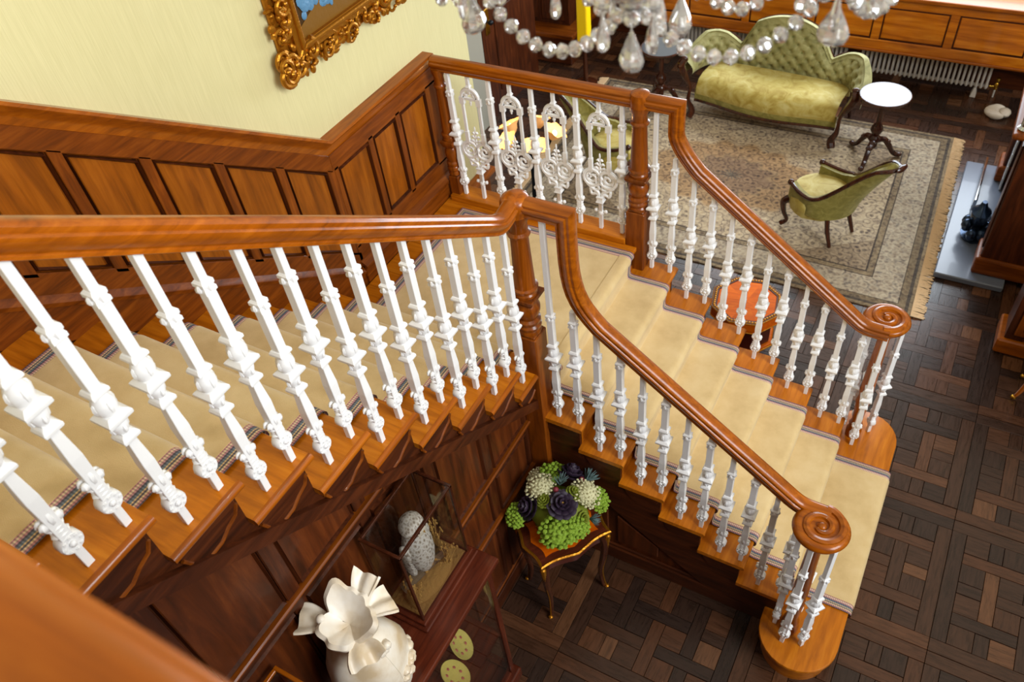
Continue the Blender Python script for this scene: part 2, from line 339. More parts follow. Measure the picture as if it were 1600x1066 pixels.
        if not s.uv or solid: bmesh.ops.recalc_face_normals(bm, faces=bm.faces[:])
        if bevel:
            es = [e for e in bm.edges if len(e.link_faces) == 2 and e.calc_face_angle(0) > 0.5]
            bmesh.ops.bevel(bm, geom=es, offset=bevel, segments=seg, profile=0.5, affect='EDGES', clamp_overlap=True)
        for f in bm.faces: f.smooth = bool(smooth)
        if smooth:
            for e in bm.edges:
                if len(e.link_faces) == 2 and e.calc_face_angle(0) > (smooth if smooth is not True else 0.7): e.smooth = False
        bm.to_mesh(me); bm.free()
        me.materials.append(MATS[mat] if isinstance(mat, str) else mat)
        o = bpy.data.objects.new(name, me); COL.objects.link(o)
        if parent is not None: o.parent = parent; OFFS[o.name] = OFFS.get(parent.name, (0, 0, 0))
        return o
def tag(o, label=None, cat=None, group=None, kind=None):
    if label: o['label'] = label
    if cat: o['category'] = cat
    if group: o['group'] = group
    if kind: o['kind'] = kind
    return o
def thing(name, loc, label, cat, rz=0, group=None, kind=None):
    o = bpy.data.objects.new(name, None); COL.objects.link(o); o.location = loc; o.rotation_euler = (0, 0, rz); o.empty_display_size = 0.1
    OFFS[o.name] = tuple(loc); return tag(o, label, cat, group, kind)
def copy_tree(o, parent=None, loc=None, rz=None):
    c = o.copy(); COL.objects.link(c)
    if parent is not None: c.parent = parent
    if loc is not None: c.location = loc
    if rz is not None: c.rotation_euler = (0, 0, rz)
    for ch in o.children: copy_tree(ch, c)
    return c
def T(x=0, y=0, z=0, rz=0, rx=0, ry=0, s=1): return Matrix.Translation((x, y, z)) @ Matrix.Rotation(rz, 4, 'Z') @ Matrix.Rotation(ry, 4, 'Y') @ Matrix.Rotation(rx, 4, 'X') @ Matrix.Scale(s, 4)
def arc(c, r, a0, a1, n, plane='xz', k=0.0):
    out = []
    for i in range(n+1):
        a = a0+(a1-a0)*i/n; u, v = r*math.cos(a), r*math.sin(a)
        out.append({'xz': (c[0]+u, k, c[1]+v), 'yz': (k, c[0]+u, c[1]+v), 'xy': (c[0]+u, c[1]+v, k)}[plane])
    return out
def bez(p0, p1, p2, p3, n):
    p0, p1, p2, p3 = map(Vector, (p0, p1, p2, p3)); o = []
    for i in range(n+1):
        t = i/n; q = 1-t; o.append(tuple(p0*q**3+p1*3*q*q*t+p2*3*q*t*t+p3*t**3))
    return o
def spline(pts, n=6):                              # Catmull-Rom
    P = [Vector(p) for p in pts]; P = [P[0]*2-P[1]]+P+[P[-1]*2-P[-2]]; o = []
    for i in range(1, len(P)-2):
        for k in range(n):
            t = k/n; a, b, c, d = P[i-1:i+3]
            o.append(tuple(0.5*((2*b)+(c-a)*t+(2*a-5*b+4*c-d)*t*t+(3*b-a-3*c+d)*t**3)))
    o.append(tuple(P[-2])); return o
# ------------------------------------------------------------------ main dimensions (metres, floor z = 0)
RI, GO, LZ = 0.18975, 0.2512, 1.518            # lower flight riser, going, landing height
RU, GU, YU = 0.1868, 0.2597, 0.3503            # upper flight
YN, YF = 0.0497, 1.434                         # lower rails
XU = -0.0425                                   # upper rail
def nose(y): return LZ+(YU-y)/GU*RU            # upper flight nosing line
TX = [k*GO for k in range(7)]+[1.87]           # lower nosings, 0 = landing
TZ = [LZ-RI*k for k in range(9)]
UY = [None]+[YU-j*GU for j in range(1, 12)]
UZ = [LZ+RU*j for j in range(12)]
# ------------------------------------------------------------------ floor: square panels of interlaced oak
fl = MB().box(-4.6, 5.2, -3.2, 8.2, -0.08, -0.012).build('floor', 'floor_gap')
tag(fl, kind='structure')
PX0, PY0, PP = 0.37, -0.71, 0.9825
pieces = []                                    # (x0,x1,y0,y1, grain)
def panel_pieces(px, py):
    g = 0.003; fw = 0.088; out = []
    x0, x1, y0, y1 = px, px+PP, py, py+PP
    out += [(x0, x1, y0, y0+fw, 'x'), (x0, x1, y1-fw, y1, 'x'), (x0, x0+fw, y0+fw, y1-fw, 'y'), (x1-fw, x1, y0+fw, y1-fw, 'y')]
    a = x0+fw; c = y0+fw; L = PP-2*fw; bw = 0.082; sq = (L-3*bw)/4
    pos = []; t = 0
    for i in range(7):
        wd = sq if i % 2 == 0 else bw; pos.append((t, t+wd)); t += wd
    for i in range(0, 7, 2):
        for j in range(0, 7, 2):
            out.append((a+pos[i][0], a+pos[i][1], c+pos[j][0], c+pos[j][1], 'x' if (i+j) % 4 else 'y'))
    over = lambda i, j: ((i+j)//2) % 2 == 0     # crossing of band column i and band row j: the column runs over
    for i in (1, 3, 5):                         # column bands, running in y
        st = 0
        for j in (1, 3, 5):
            if not over(i, j): out.append((a+pos[i][0], a+pos[i][1], c+pos[st][0], c+pos[j-1][1], 'y')); st = j+1
        out.append((a+pos[i][0], a+pos[i][1], c+pos[st][0], c+pos[6][1], 'y'))
        st = 0
        for j in (1, 3, 5):
            if over(j, i): out.append((a+pos[st][0], a+pos[j-1][1], c+pos[i][0], c+pos[i][1], 'x')); st = j+1
        out.append((a+pos[st][0], a+pos[6][1], c+pos[i][0], c+pos[i][1], 'x'))
    return out
for i in range(-4, 5):
    for j in range(-2, 8):
        pieces += panel_pieces(PX0+i*PP, PY0+j*PP)
def hid(x, y):                                 # under the stairs, the rug, the hearth or out of the picture
    if -2.1 < x < 1.6 and 3.15 < y < 5.7: return True
    if -1.5 < x < 1.75 and 0.15 < y < 1.35: return True
    if x < 1.0 and y < 1.6 and not (-0.1 < x and y < 0.1): return True
    if y < -1.05 or x > 3.0 or (x > 2.2 and y > 2.9): return True
    if x < 0.55 and y < -1.0: return True
    return False
pieces.sort(key=lambda p: (p[0]/2+p[1]/2-1.573)**2+(p[2]/2+p[3]/2+2.46)**2)
rest = {'x': MB(), 'y': MB()}; near = 0; shared = {}
rng = random.Random(3)
for (x0, x1, y0, y1, gr) in pieces:
    cx, cy = (x0+x1)/2, (y0+y1)/2; dz = rng.uniform(-0.002, 0.0015)
    if hid(cx, cy) or near >= 290:
        rest[gr].box(x0+.0015, x1-.0015, y0+.0015, y1-.0015, -0.02, dz); continue
    near += 1; key = (round(x1-x0, 3), round(y1-y0, 3), gr); hx, hy = (x1-x0)/2-.0015, (y1-y0)/2-.0015
    if key not in shared:
        o = MB().box(-hx, hx, -hy, hy, -0.02, 0.0).build('parquet_block', 'parquet_'+gr, fl, world=False, bevel=0.0015); shared[key] = o
    else:
        o = shared[key].copy(); COL.objects.link(o)
    o.location = (cx, cy, dz); o.rotation_euler = (rng.uniform(-.004, .004), rng.uniform(-.004, .004), 0)
for gr in 'xy': tag(rest[gr].build('parquet_field', 'parquet_'+gr, fl), kind='stuff')
# ------------------------------------------------------------------ left wall with sloping dado
WX = -1.52
wl = thing('wall_left', (WX, 0, 0), None, None, kind='structure')
MB().box(WX-0.15, WX, -4.2, 1.98, 1.40, 6.6).build('plaster', 'wall_yellow', wl)
MB().box(WX-0.15, WX, -4.2, 1.98, 0, 1.40).build('plaster', 'wall_yellow', wl)
tw = thing('trim_1', (WX, 0, 0), None, None, kind='structure')      # panelling that climbs with the upper flight
def slope_poly(y0, y1, d0, d1):                                    # quad between two offsets from the nosing line
    return [(y0, nose(y0)+d0), (y1, nose(y1)+d0), (y1, nose(y1)+d1), (y0, nose(y0)+d1)]
YB = 0.40; YE = 1.50
MB().prism(slope_poly(-3.0, YB, -0.12, 1.02), WX-.01, -1.505, 'x').build('backing', 'dado_wood_z', tw)
MB().box(WX-.01, -1.505, YB, YE, LZ-.05, 2.52).build('backing', 'dado_wood_z', tw)
# cap moulding: sloping and level length, one sweep
capp = [(0, -.10), (.022, -.10), (.03, -.075), (.034, -.05), (.05, -.03), (.075, -.012), (.085, 0), (.08, .014), (0, .014)]
capp = [(a, b) for a, b in capp]
capath = [(WX, -3.0, nose(-3.0)+1.085), (WX, YB, 2.575), (WX, YE-.03, 2.575)]
MB().sweep(capath, capp, (1, 0, 0)).build('dado_cap', 'rail_wood_y', tw, smooth=0.6)
# sloping rails
MB().prism(slope_poly(-3.0, YB, 0.885, 1.0), -1.505, -1.487, 'x').build('top_rail', 'dado_wood_y', tw, bevel=.004)
MB().prism(slope_poly(-3.0, YB+.03, 0.16, 0.285), -1.505, -1.487, 'x').build('bottom_rail', 'dado_wood_y', tw, bevel=.004)
MB().prism(slope_poly(-3.0, YB+.03, -0.10, 0.13), -1.505, -1.48, 'x').build('skirting', 'dado_wood_y', tw, bevel=.004)
MB().sweep([(-1.48, -3.0, nose(-3.0)+.13), (-1.48, YB+.03, nose(YB+.03)+.13)], [(-.02, -.02), (.012, -.02), (.018, 0), (.006, .02), (-.02, .04)], (1, 0, 0)).build('skirting_moulding', 'dado_wood_y', tw, smooth=0.6)
MB().box(-1.505, -1.487, YB, YE, 2.37, 2.48).build('top_rail', 'dado_wood_y', tw, bevel=.004)
MB().box(-1.505, -1.487, YB, YE, LZ+.17, LZ+.29).build('bottom_rail', 'dado_wood_y', tw, bevel=.004)
MB().box(-1.505, -1.46, YB, YE, LZ, LZ+.14).build('skirting', 'dado_wood_y', tw, bevel=.004)
MB().sweep([(-1.46, YB, LZ+.14), (-1.46, YE, LZ+.14)], [(-.04, -.02), (.012, -.02), (.016, 0), (-.01, .02), (-.04, .035)], (1, 0, 0)).build('skirting_moulding', 'dado_wood_y', tw, smooth=0.6)
st_y = [0.41-0.345*i for i in range(10)]
def lip(m, poly, x0, x1, ins=0.014):            # bolection moulding round a panel
    n = len(poly); cy = sum(p[0] for p in poly)/n; cz = sum(p[1] for p in poly)/n
    for i in range(n):
        (a, b), (c, d) = poly[i], poly[(i+1) % n]
        def inn(y, z): L = math.hypot(y-cy, z-cz); k = 1-ins*1.6/L; return (cy+(y-cy)*k, cz+(z-cz)*k)
        e, f = inn(a, b), inn(c, d)
        vs = [(x0, a, b), (x0, c, d), (x1, c*.5+f[0]*.5, d*.5+f[1]*.5), (x1, a*.5+e[0]*.5, b*.5+e[1]*.5), (x0, f[0], f[1]), (x0, e[0], e[1])]
        m.add(vs, [(0, 1, 2, 3), (3, 2, 4, 5)])
for i, y in enumerate(st_y):
    wd = 0.055
    MB().prism(slope_poly(y-wd, y, 0.26, 0.90), -1.505, -1.487, 'x').build('stile', 'dado_wood_z', tw, bevel=.003)
    y0, y1 = y-0.345, y-wd
    if i < 9:
        q = slope_poly(y0+.004, y1-.004, 0.289, 0.882)
        p = MB().prism(slope_poly(y0+.02, y1-.02, 0.289, 0.882), -1.506, -1.499, 'x').build('panel', 'panel_wood', tw, bevel=.003)
        mm_ = MB(); lip(mm_, q, -1.5045, -1.482); mm_.build('panel_moulding', 'dark_wood_z', p)
lv = [(0.452, 0.742), (0.797, 1.032), (1.087, 1.375)]
for y0, y1 in [(0.41, 0.448), (0.746, 0.793), (1.036, 1.083), (1.379, YE)]:
    MB().box(-1.505, -1.487, y0, y1, LZ+.27, 2.39).build('stile', 'dado_wood_z', tw, bevel=.003)
for y0, y1 in lv:
    q = [(y0, LZ+.295), (y1, LZ+.295), (y1, 2.365), (y0, 2.365)]
    p = MB().box(-1.506, -1.499, y0+.015, y1-.015, LZ+.30, 2.36).build('panel', 'panel_wood', tw, bevel=.003)
    mm_ = MB(); lip(mm_, q, -1.5045, -1.482); mm_.build('panel_moulding', 'dark_wood_z', p)
# lower part of the same wall beyond the landing: dado at hall level
tl = thing('trim_2', (WX, 1.75, 0), None, None, kind='structure')
MB().box(WX, WX+.03, 1.52, 1.98, 0, 1.36).build('dado_board', 'dado_wood_z', tl, bevel=.004)
MB().box(WX, WX+.09, 1.51, 1.99, 1.36, 1.41).build('dado_cap', 'rail_wood_y', tl, bevel=.012, seg=2)
# ------------------------------------------------------------------ landing
ld = thing('stair_landing', (-0.75, 0.78, 0), 'polished wooden quarter landing between the two stair flights', 'landing')
MB().box(-1.5, -0.03, 0.06, 1.47, LZ-.16, LZ-.03).build('landing_frame', 'dark_wood_x', ld)
ys = [0.06+0.16*i for i in range(9)]+[1.50]
for i in range(9):
    MB().box(-1.46, 0.0, ys[i]+.001, ys[i+1]-.001, LZ-.03, LZ).build('floorboard', 'tread_wood_x', ld, bevel=.002)
MB().box(-1.43, -0.08, 1.365, 1.515, LZ, LZ+.046).build('kerb', 'tread_wood_x', ld, bevel=.006, seg=2)
MB().box(-1.5, -0.02, 1.46, 1.495, LZ-.36, LZ-.0).build('fascia', 'dark_wood_x', ld)
# ------------------------------------------------------------------ lower flight
lf = thing('stair_flight', (0.9, 0.75, 0), 'lower stair flight with golden wooden treads running down to the hall floor', 'staircase')
for k in range(1, 7):
    z = TZ[k]; x0 = TX[k-1]-.03; x1 = TX[k]
    m = MB().prism([(x0, z-.032), (x1-.012, z-.032), (x1-.002, z-.026), (x1, z-.016), (x1-.002, z-.006), (x1-.012, z), (x0, z)], 0.0, 1.492, 'y')
    m.build('tread', 'tread_wood_y', lf, smooth=0.5)
for k in range(1, 8):
    x = (TX[k-1])-.03; MB().box(x-.02, x, .045, 1.447, TZ[k]-.0, TZ[k-1]-.032).build('riser', 'tread_wood_y', lf)
# bottom step with two rounded ends
def dstep(r, x0, x1, n=14):
    cx = (x0+x1)/2; R = (x1-x0)/2; out = []
    for i in range(n+1): a = PI+PI*i/n; out.append((cx+(R+r)*math.cos(a), -0.055+(R+r)*math.sin(a)))
    for i in range(n+1): a = 0+PI*i/n; out.append((cx+(R+r)*math.cos(a), 1.55+(R+r)*math.sin(a)))
    return out
MB().prism(dstep(0, 1.415, 1.866), TZ[7]-.034, TZ[7], 'z').build('tread', 'tread_wood_y', lf, bevel=.008, seg=2, smooth=0.6)
MB().prism(dstep(-.03, 1.415, 1.866), 0, TZ[7]-.034, 'z').build('riser', 'tread_wood_x', lf, smooth=0.6)
# strings: stepped boards under the tread ends
def step_poly_lower(drop):
    top = []
    for k in range(1, 7): top += [(TX[k-1]-.03, TZ[k]-.033), (TX[k]-.03, TZ[k]-.033)]
    bot = [(TX[6]-.03, 0.0), (1.2, 0.0), (-0.03, LZ-.02-drop-.19)]
    return top+bot
for nm, y0, y1 in (('string_board', .028, .05), ('string_board', 1.44, 1.462)):
    MB().prism(step_poly_lower(0.36), y0, y1, 'y').build(nm, 'dark_wood_x', lf)
for y0, y1, s in ((.055, .075, 1), (1.415, 1.435, -1)):
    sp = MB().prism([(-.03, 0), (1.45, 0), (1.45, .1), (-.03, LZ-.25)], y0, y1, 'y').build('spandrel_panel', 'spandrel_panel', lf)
    yf = y0 if s == 1 else y1
    MB().box(-.0, 1.44, *((yf-.028, yf) if s == 1 else (yf, yf+.028)), 0, .13).build('base_board', 'dark_wood_x', lf, bevel=.006)
    MB().box(-.0, 1.40, *((yf-.018, yf) if s == 1 else (yf, yf+.018)), .13, .16).build('base_moulding', 'dark_wood_x', lf, bevel=.008)
    for a, b in ((0.05, 0.38), (0.44, 0.72)):
        zt0 = min(1.0, 0.82-.7*a); zt1 = 0.82-.7*b
        MB().prism([(a, .2), (b, .2), (b, max(.24, zt1)), (a, zt0)], *((yf-.012, yf) if s == 1 else (yf, yf+.012)), 'y').build('raised_panel', 'spandrel_panel', lf, bevel=.006)
# scroll brackets under tread ends
for k in range(1, 7):
    x1 = TX[k]-.035; z = TZ[k]-.036
    for yy, s in ((.028, -1), (1.462, 1)):
        pts = [(x1-.22, z), (x1, z), (x1, z-.03), (x1-.02, z-.07), (x1-.07, z-.085), (x1-.12, z-.115), (x1-.18, z-.11), (x1-.21, z-.06)]
        MB().prism(pts, min(yy, yy+s*.008), max(yy, yy+s*.008), 'y').build('bracket', 'dark_wood_x', lf, bevel=.003)
# ------------------------------------------------------------------ upper flight
uf = thing('stair_flight', (-0.75, -1.2, LZ), 'upper stair flight with golden treads climbing along the panelled wall', 'staircase')
XE = 0.0141
for j in range(1, 12):
    z = UZ[j]; y1 = UY[j]; y0 = y1-GU-.03
    m = MB().prism([(y0, z-.032), (y1-.012, z-.032), (y1-.002, z-.026), (y1, z-.016), (y1-.002, z-.006), (y1-.012, z), (y0, z)], -1.48, XE-.02, 'x')
    t = m.build('tread', 'tread_wood_x', uf, smooth=0.5)
    yb = y0-.0
    MB().sweep([(XE-.02, yb, z-.016), (XE-.02, y1-.002, z-.016)], [(0, -.016), (.010, -.016), (.018, -.008), (.02, 0), (.018, .008), (.010, .016), (0, .016)], (1, 0, 0)).build('return_nosing', 'rail_wood_y', t, smooth=0.8)
    MB().box(-1.48, -.035, y1-.05, y1-.03, UZ[j-1], z-.032).build('riser', 'tread_wood_x', uf)
top = []
for j in range(11, 0, -1): top += [(UY[j]-GU-.03, UZ[j]-.033), (UY[j]-.03, UZ[j]-.033)]
sb = [(UY[1]-.03, LZ-.30), (UY[11]-GU-.03, UZ[11]-.30+.187)]
MB().prism(top+[(UY[1]-.03, UZ[1]-.30)]+[(UY[11]-GU-.03, UZ[11]+RU-.36)], -.055, -.03, 'x').build('string_board', 'dark_wood_y', uf)
sl = [(-.03, 0.09, nose(.09)-.40), (-.03, -2.75, nose(-2.75)-.40)]
MB().sweep([(-.055, 0.05, nose(.05)-.33), (-.055, -2.75, nose(-2.75)-.33)], [(-.05, -.03), (.01, -.035), (.03, -.01), (.03, .012), (.015, .03), (-.05, .03)], (-1, 0, 0))  .build('string_moulding', 'dark_wood_y', uf, smooth=0.6)
for j in range(1, 11):
    y1 = UY[j]-.04; z = UZ[j]-.036
    pts = [(y1-.235, z), (y1, z), (y1, z-.05), (y1-.02, z-.085), (y1-.06, z-.10), (y1-.10, z-.125), (y1-.16, z-.13), (y1-.205, z-.09), (y1-.225, z-.04)]
    b_ = MB().prism(pts, -.03, -.020, 'x').build('bracket', 'dark_wood_y', uf, bevel=.003)
    MB().tube([(-.02, p[0], p[1]) for p in pts[2:]], .007, 6).build('bracket_bead', 'dado_wood_y', b_, smooth=True)
# ------------------------------------------------------------------ panelled spandrel wall under the upper flight
SX = -0.10
sw = thing('trim_3', (SX, -1.4, 0), None, None, kind='structure')
def ztop(y): return max(0.3, nose(y)-.42)
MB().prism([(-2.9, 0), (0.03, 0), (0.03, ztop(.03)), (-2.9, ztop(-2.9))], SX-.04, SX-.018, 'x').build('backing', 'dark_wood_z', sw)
MB().box(SX-.018, SX+.012, -2.9, .03, 0, .14).build('skirting', 'dark_wood_y', sw, bevel=.005)
MB().box(SX-.018, SX+.002, -2.9, .03, .14, .165).build('skirting_moulding', 'dado_wood_y', sw, bevel=.008)
stiles = [0.03, -0.40, -0.83, -1.26, -1.69, -2.12, -2.55]
rails = [(0.77, .84), (1.18, 1.257), (2.10, 2.18)]
for z0, z1 in rails:
    ymax = 0.03 if z1 < ztop(0.03) else YU-(z1+.42-LZ)/RU*GU
    MB().box(SX-.018, SX, -2.9, ymax, z0, z1-.02).build('rail', 'dark_wood_y', sw, bevel=.004)
    MB().box(SX-.018, SX+.022, -2.9, ymax, z1-.02, z1).build('rail_ledge', 'dado_wood_y', sw, bevel=.006)
for y in stiles:
    MB().prism([(y-.07, .165), (y, .165), (y, ztop(y)), (y-.07, ztop(y-.07))], SX-.018, SX-.002, 'x').build('stile', 'dark_wood_z', sw, bevel=.004)
zc = [.165, .77, .84, 1.18, 1.257, 2.10, 2.18, 4.0]
for i in range(len(stiles)-1):
    y0, y1 = stiles[i+1]+.012, stiles[i]-.082
    for q in range(0, 8, 2):
        z0, z1 = zc[q]+.012, zc[q+1]-.012
        if q == 6: z1 = 9
        a, b = min(z1, ztop(y0)-.02), min(z1, ztop(y1)-.02)
        if b-z0 < .06 and a-z0 < .1: continue
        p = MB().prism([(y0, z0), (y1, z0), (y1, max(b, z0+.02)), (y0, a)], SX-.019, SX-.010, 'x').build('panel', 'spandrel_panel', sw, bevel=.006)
        mm_ = MB(); lip(mm_, [(y0-.008, z0-.008), (y1+.008, z0-.008), (y1+.008, max(b, z0+.02)+.006), (y0-.008, a+.006)], SX-.017, SX+.004); mm_.build('panel_moulding', 'dark_wood_z', p)
# ------------------------------------------------------------------ carpets
def runner(profile, make, w0, w1, bw, parent, tname):      # profile: list of (s, z); make(s, w, z) -> point
    P = profile; d = [0]
    for i in range(1, len(P)): d.append(d[-1]+math.hypot(P[i][0]-P[i-1][0], P[i][1]-P[i-1][1]))
    ws = [w0+bw+(w1-w0-2*bw)*i/8 for i in range(9)]
    m = MB().strip([[make(s, w_, z) for w_ in ws] for s, z in P]); m.build('pile', 'carpet_beige', parent, smooth=True, solid=.004)
    for a, b in ((w0, w0+bw), (w1, w1-bw)):
        us = [0, .5, 1]
        m = MB().strip([[make(s, a+(b-a)*u, z+.0008) for u in us] for s, z in P], [[(u, q) for u in us] for q in d])
        m.build('border', 'carpet_border', parent, smooth=True)
def step_profile(xs, zs, x_start, z_end):                 # descending along +s
    t = .012; out = [(x_start, zs[0]+t)]
    for k in range(len(xs)):
        x = xs[k]; z = zs[k]
        out += [(x-.05, z+t+.001), (x-.03, z+t)]
        for a in (80, 50, 20, -10, -40): out.append((x-.018+.032*math.cos(math.radians(a)), z-.020+.032*math.sin(math.radians(a))))
        zn = zs[k+1]+t if k+1 < len(zs) else z_end
        out += [(x-.004, z-.05), (x-.012, zn+.03), (x-.008, zn+.006), (x+.012, zn)]
    return out
def dense(P, step=.03):
    out = []
    for i in range(len(P)-1):
        L = math.hypot(P[i+1][0]-P[i][0], P[i+1][1]-P[i][1]); n = max(1, int(L/step/3))
        for k in range(n): out.append((P[i][0]+(P[i+1][0]-P[i][0])*k/n, P[i][1]+(P[i+1][1]-P[i][1])*k/n))
    return out+[P[-1]]
cp = thing('stair_carpet', (0.9, 0.75, LZ), 'beige runner with striped grey-pink borders down the lower flight and over the landing edge', 'carpet')
pr = step_profile(TX, TZ[:8], -0.06, 0.012)
runner(dense(pr[:-1]), lambda s, w_, z: (s, w_, z), 0.19, 1.305, .064, cp, 'lower')
cu = thing('stair_carpet', (-0.75, -1.2, LZ), 'beige runner with striped borders climbing the upper flight behind the white balusters', 'carpet')
xs = [-UY[j] for j in range(11, 0, -1)]
pu = step_profile([UY[j] for j in range(11, 0, -1)], [UZ[j] for j in range(11, 0, -1)]+[LZ], UY[11]-.2, LZ)
runner(dense(pu), lambda s, w_, z: (w_, s, z), -0.205, -1.295, -.072, cu, 'upper')
cl_ = thing('landing_carpet', (-0.7, .7, LZ), 'flat beige carpet with striped edge covering the landing', 'carpet')
MB().box(-1.226, -.06, .10, 1.236, LZ, LZ+.012).build('pile', 'carpet_beige', cl_)
def flatborder(pts0, pts1):
    n = len(pts0); d = [0]
    for i in range(1, n): d.append(d[-1]+math.hypot(pts0[i][0]-pts0[i-1][0], pts0[i][1]-pts0[i-1][1]))
    MB().strip([[(a[0], a[1], LZ+.0125), (b[0], b[1], LZ+.0125)] for a, b in zip(pts0, pts1)], [[(0, q), (1, q)] for q in d]).build('border', 'carpet_border', cl_, solid=.003)
flatborder([(-1.295, .10), (-1.295, 1.305)], [(-1.225, .10), (-1.225, 1.238)])
flatborder([(-1.295, 1.305), (-.06, 1.305)], [(-1.225, 1.238), (-.06, 1.238)])

# ------------------------------------------------------------------ the rest of the room round the hall, outside the picture
wr = thing('wall_right', (5.0, 2, 0), None, None, kind='structure')
MB().box(5.0, 5.15, -3.2, 7.0, 0, 2.6).build('wall_face', 'wall_yellow', wr)
wf = thing('wall_front', (1, -3.05, 0), None, None, kind='structure')
MB().box(-1.52, 5.0, -3.2, -3.05, 0, 3.36).build('wall_face', 'dado_wood_z', wf)
MB().box(.06, 5.0, -4.2, -2.56, 3.36, 3.573).build('gallery_floor', 'tread_wood_x', wf)
# ------------------------------------------------------------------ balusters
def sq(m, prof):                                   # stack of square sections (half width, z)
    m.lathe([(a*1.41421, z) for a, z in prof], 4, ph=PI/4)
def baluster_parts(h):
    b = MB(); sq(b, [(.012, 0), (.012, .085), (.016, .10), (.017, .24), (.0185, .30), (.0135, .395), (.013, .41)])
    sq(b, [(.015, .40), (.026, .408), (.027, .418), (.022, .428), (.016, .432)])
    sq(b, [(.0145, .43), (.0145, .60)])
    sq(b, [(.016, .575), (.026, .582), (.026, .592), (.020, .602)])
    sq(b, [(.015, .595), (.0165, .61), (.0165, .78), (.013, .80), (.0125, h)])
    c = MB(); sq(c, [(.022, .478), (.035, .486), (.037, .490), (.037, .500), (.032, .506), (.024, .512)]); c.lathe([(.015, .430), (.020, .440), (.025, .458), (.026, .470), (.020, .482), (.022, .505), (.028, .520), (.031, .536), (.029, .552), (.022, .568), (.017, .582)], 12)
    for k in range(4):
        a = k*PI/2
        c.sph((.024*math.cos(a), .024*math.sin(a), .540), .010, .010, .022, 6, 4); c.sph((.021*math.cos(a), .021*math.sin(a), .455), .008, .008, .018, 6, 4)
    k_ = MB(); sq(k_, [(.014, .765), (.0205, .772), (.0205, .784), (.017, .790), (.0205, .796), (.0205, .808), (.014, .815)])
    for a in range(4):
        g = a*PI/2; k_.sph((.019*math.cos(g), .019*math.sin(g), .79), .009, .009, .014, 6, 4)
    r = MB()                                       # rosette disc facing +-y, collar and trefoil leaf
    r.add(*ring_disc(.033, .018, .108)); r.sph((0, .019, .108), .011, .007, .011, 6, 4); r.sph((0, -.019, .108), .011, .007, .011, 6, 4)
    for k in range(8):
        a = 2*PI*k/8
        for s in (-1, 1): r.sph((.0235*math.cos(a), s*.0175, .108+.0235*math.sin(a)), .006, .005, .006, 5, 3)
    for z, w_ in ((.150, .026), (.166, .021), (.180, .027)): r.sph((0, 0, z), w_, .020, .011, 8, 4)
    for s in (-1, 1):
        r.sph((0, s*.012, .218), .011, .010, .028, 6, 4)
        for q in (-1, 1): r.sph((q*.022, s*.008, .204), .013, .010, .016, 6, 4)
    return b, c, k_, r
def ring_disc(R, hy, zc, n=16):
    vs = []; prof = [(R*.9, -hy), (R, -hy*.7), (R, hy*.7), (R*.9, hy)]
    vs.append((0, -hy*.8, zc))
    for rr_, y in prof:
        for k in range(n): a = 2*PI*k/n; vs.append((rr_*math.cos(a), y, zc+rr_*math.sin(a)))
    vs.append((0, hy*.8, zc)); fs = []; L = len(vs)-1
    for k in range(n):
        k2 = (k+1) % n; fs.append((0, 1+k, 1+k2)); fs.append((L, L-n+k2, L-n+k))
        for i in range(3): b = 1+i*n; fs.append((b+k, b+n+k, b+n+k2, b+k2))
    return vs, fs
BAL = {}
def baluster(parent, x, y, z, h, rz=0):
    key = round(h, 2)
    off = OFFS[parent.name]; loc = (x-off[0], y-off[1], z-off[2])
    if not BAL:
        pass
    if key not in BAL:
        b, c, k_, r = baluster_parts(key)
        o = b.build('baluster', 'white_paint', parent, world=False, bevel=.0015)
        if '_c' not in BAL:
            BAL['_c'] = c.build('capital', 'white_paint', o, world=False, smooth=0.6); BAL['_k'] = k_.build('knop', 'white_paint', o, world=False, smooth=0.6); BAL['_r'] = r.build('rosette', 'white_paint', o, world=False, smooth=0.8)
        else:
            for q in '_c', '_k', '_r': e = BAL[q].copy(); COL.objects.link(e); e.parent = o
        BAL[key] = o; o.location = loc; o.rotation_euler = (0, 0, rz); return o
    o = copy_tree(BAL[key], parent, loc, rz); o.parent = parent; return o
_h = [(.024, -.044), (.030, -.041), (.030, -.033), (.026, -.029), (.031, -.022), (.040, -.010), (.0455, .002), (.0455, .010), (.040, .0155), (.0355, .017), (.0365, .023), (.036, .030), (.030, .037), (.018, .042), (.006, .044)]
RP = _h+[(-a, b) for a, b in _h[::-1]]
def turned_newel(parent, x, y, zb, zt, zblock0, hw=.062, axis='z', k=1.0):
    nw = MB().box(x-hw, x+hw, y-hw, y+hw, zblock0, zb-.012).box(x-hw+.008, x+hw-.008, y-hw+.008, y+hw-.008, zb-.012, zb).build('newel_post', 'dado_wood_z', parent, bevel=.006)
    H = zt-zb
    pf = [(.060, 0), (.062, .02), (.055, .035), (.064, .05), (.066, .07), (.055, .085), (.064, .10), (.064, .12), (.050, .135), (.056, .16), (.066, .20), (.066, .235), (.052, .265), (.044, .28)]
    up = [(.060, .345), (.062, .365), (.054, .38), (.066, .39), (.068, .41), (.056, .42), (.054, .44), (.051, .55), (.046, .72), (.044, .83), (.056, .84), (.058, .855), (.046, .87), (.045, .93), (.058, .965), (.060, 1.0)]
    MB().lathe([(r*k, zb+z*H) for r, z in pf], 20, (x, y, 0)).lathe([(r*k, zb+z*H) for r, z in up], 20, (x, y, 0)).build('turned_shaft', 'newel_wood', nw, smooth=0.7)
    MB().frust(x, y, zb+.275*H, zb+.315*H, .050*k, .050*k, .068*k, .068*k).box(x-.07*k, x+.07*k, y-.07*k, y+.07*k, zb+.315*H, zb+.345*H).build('abacus', 'dado_wood_z', nw, bevel=.004)
    return nw
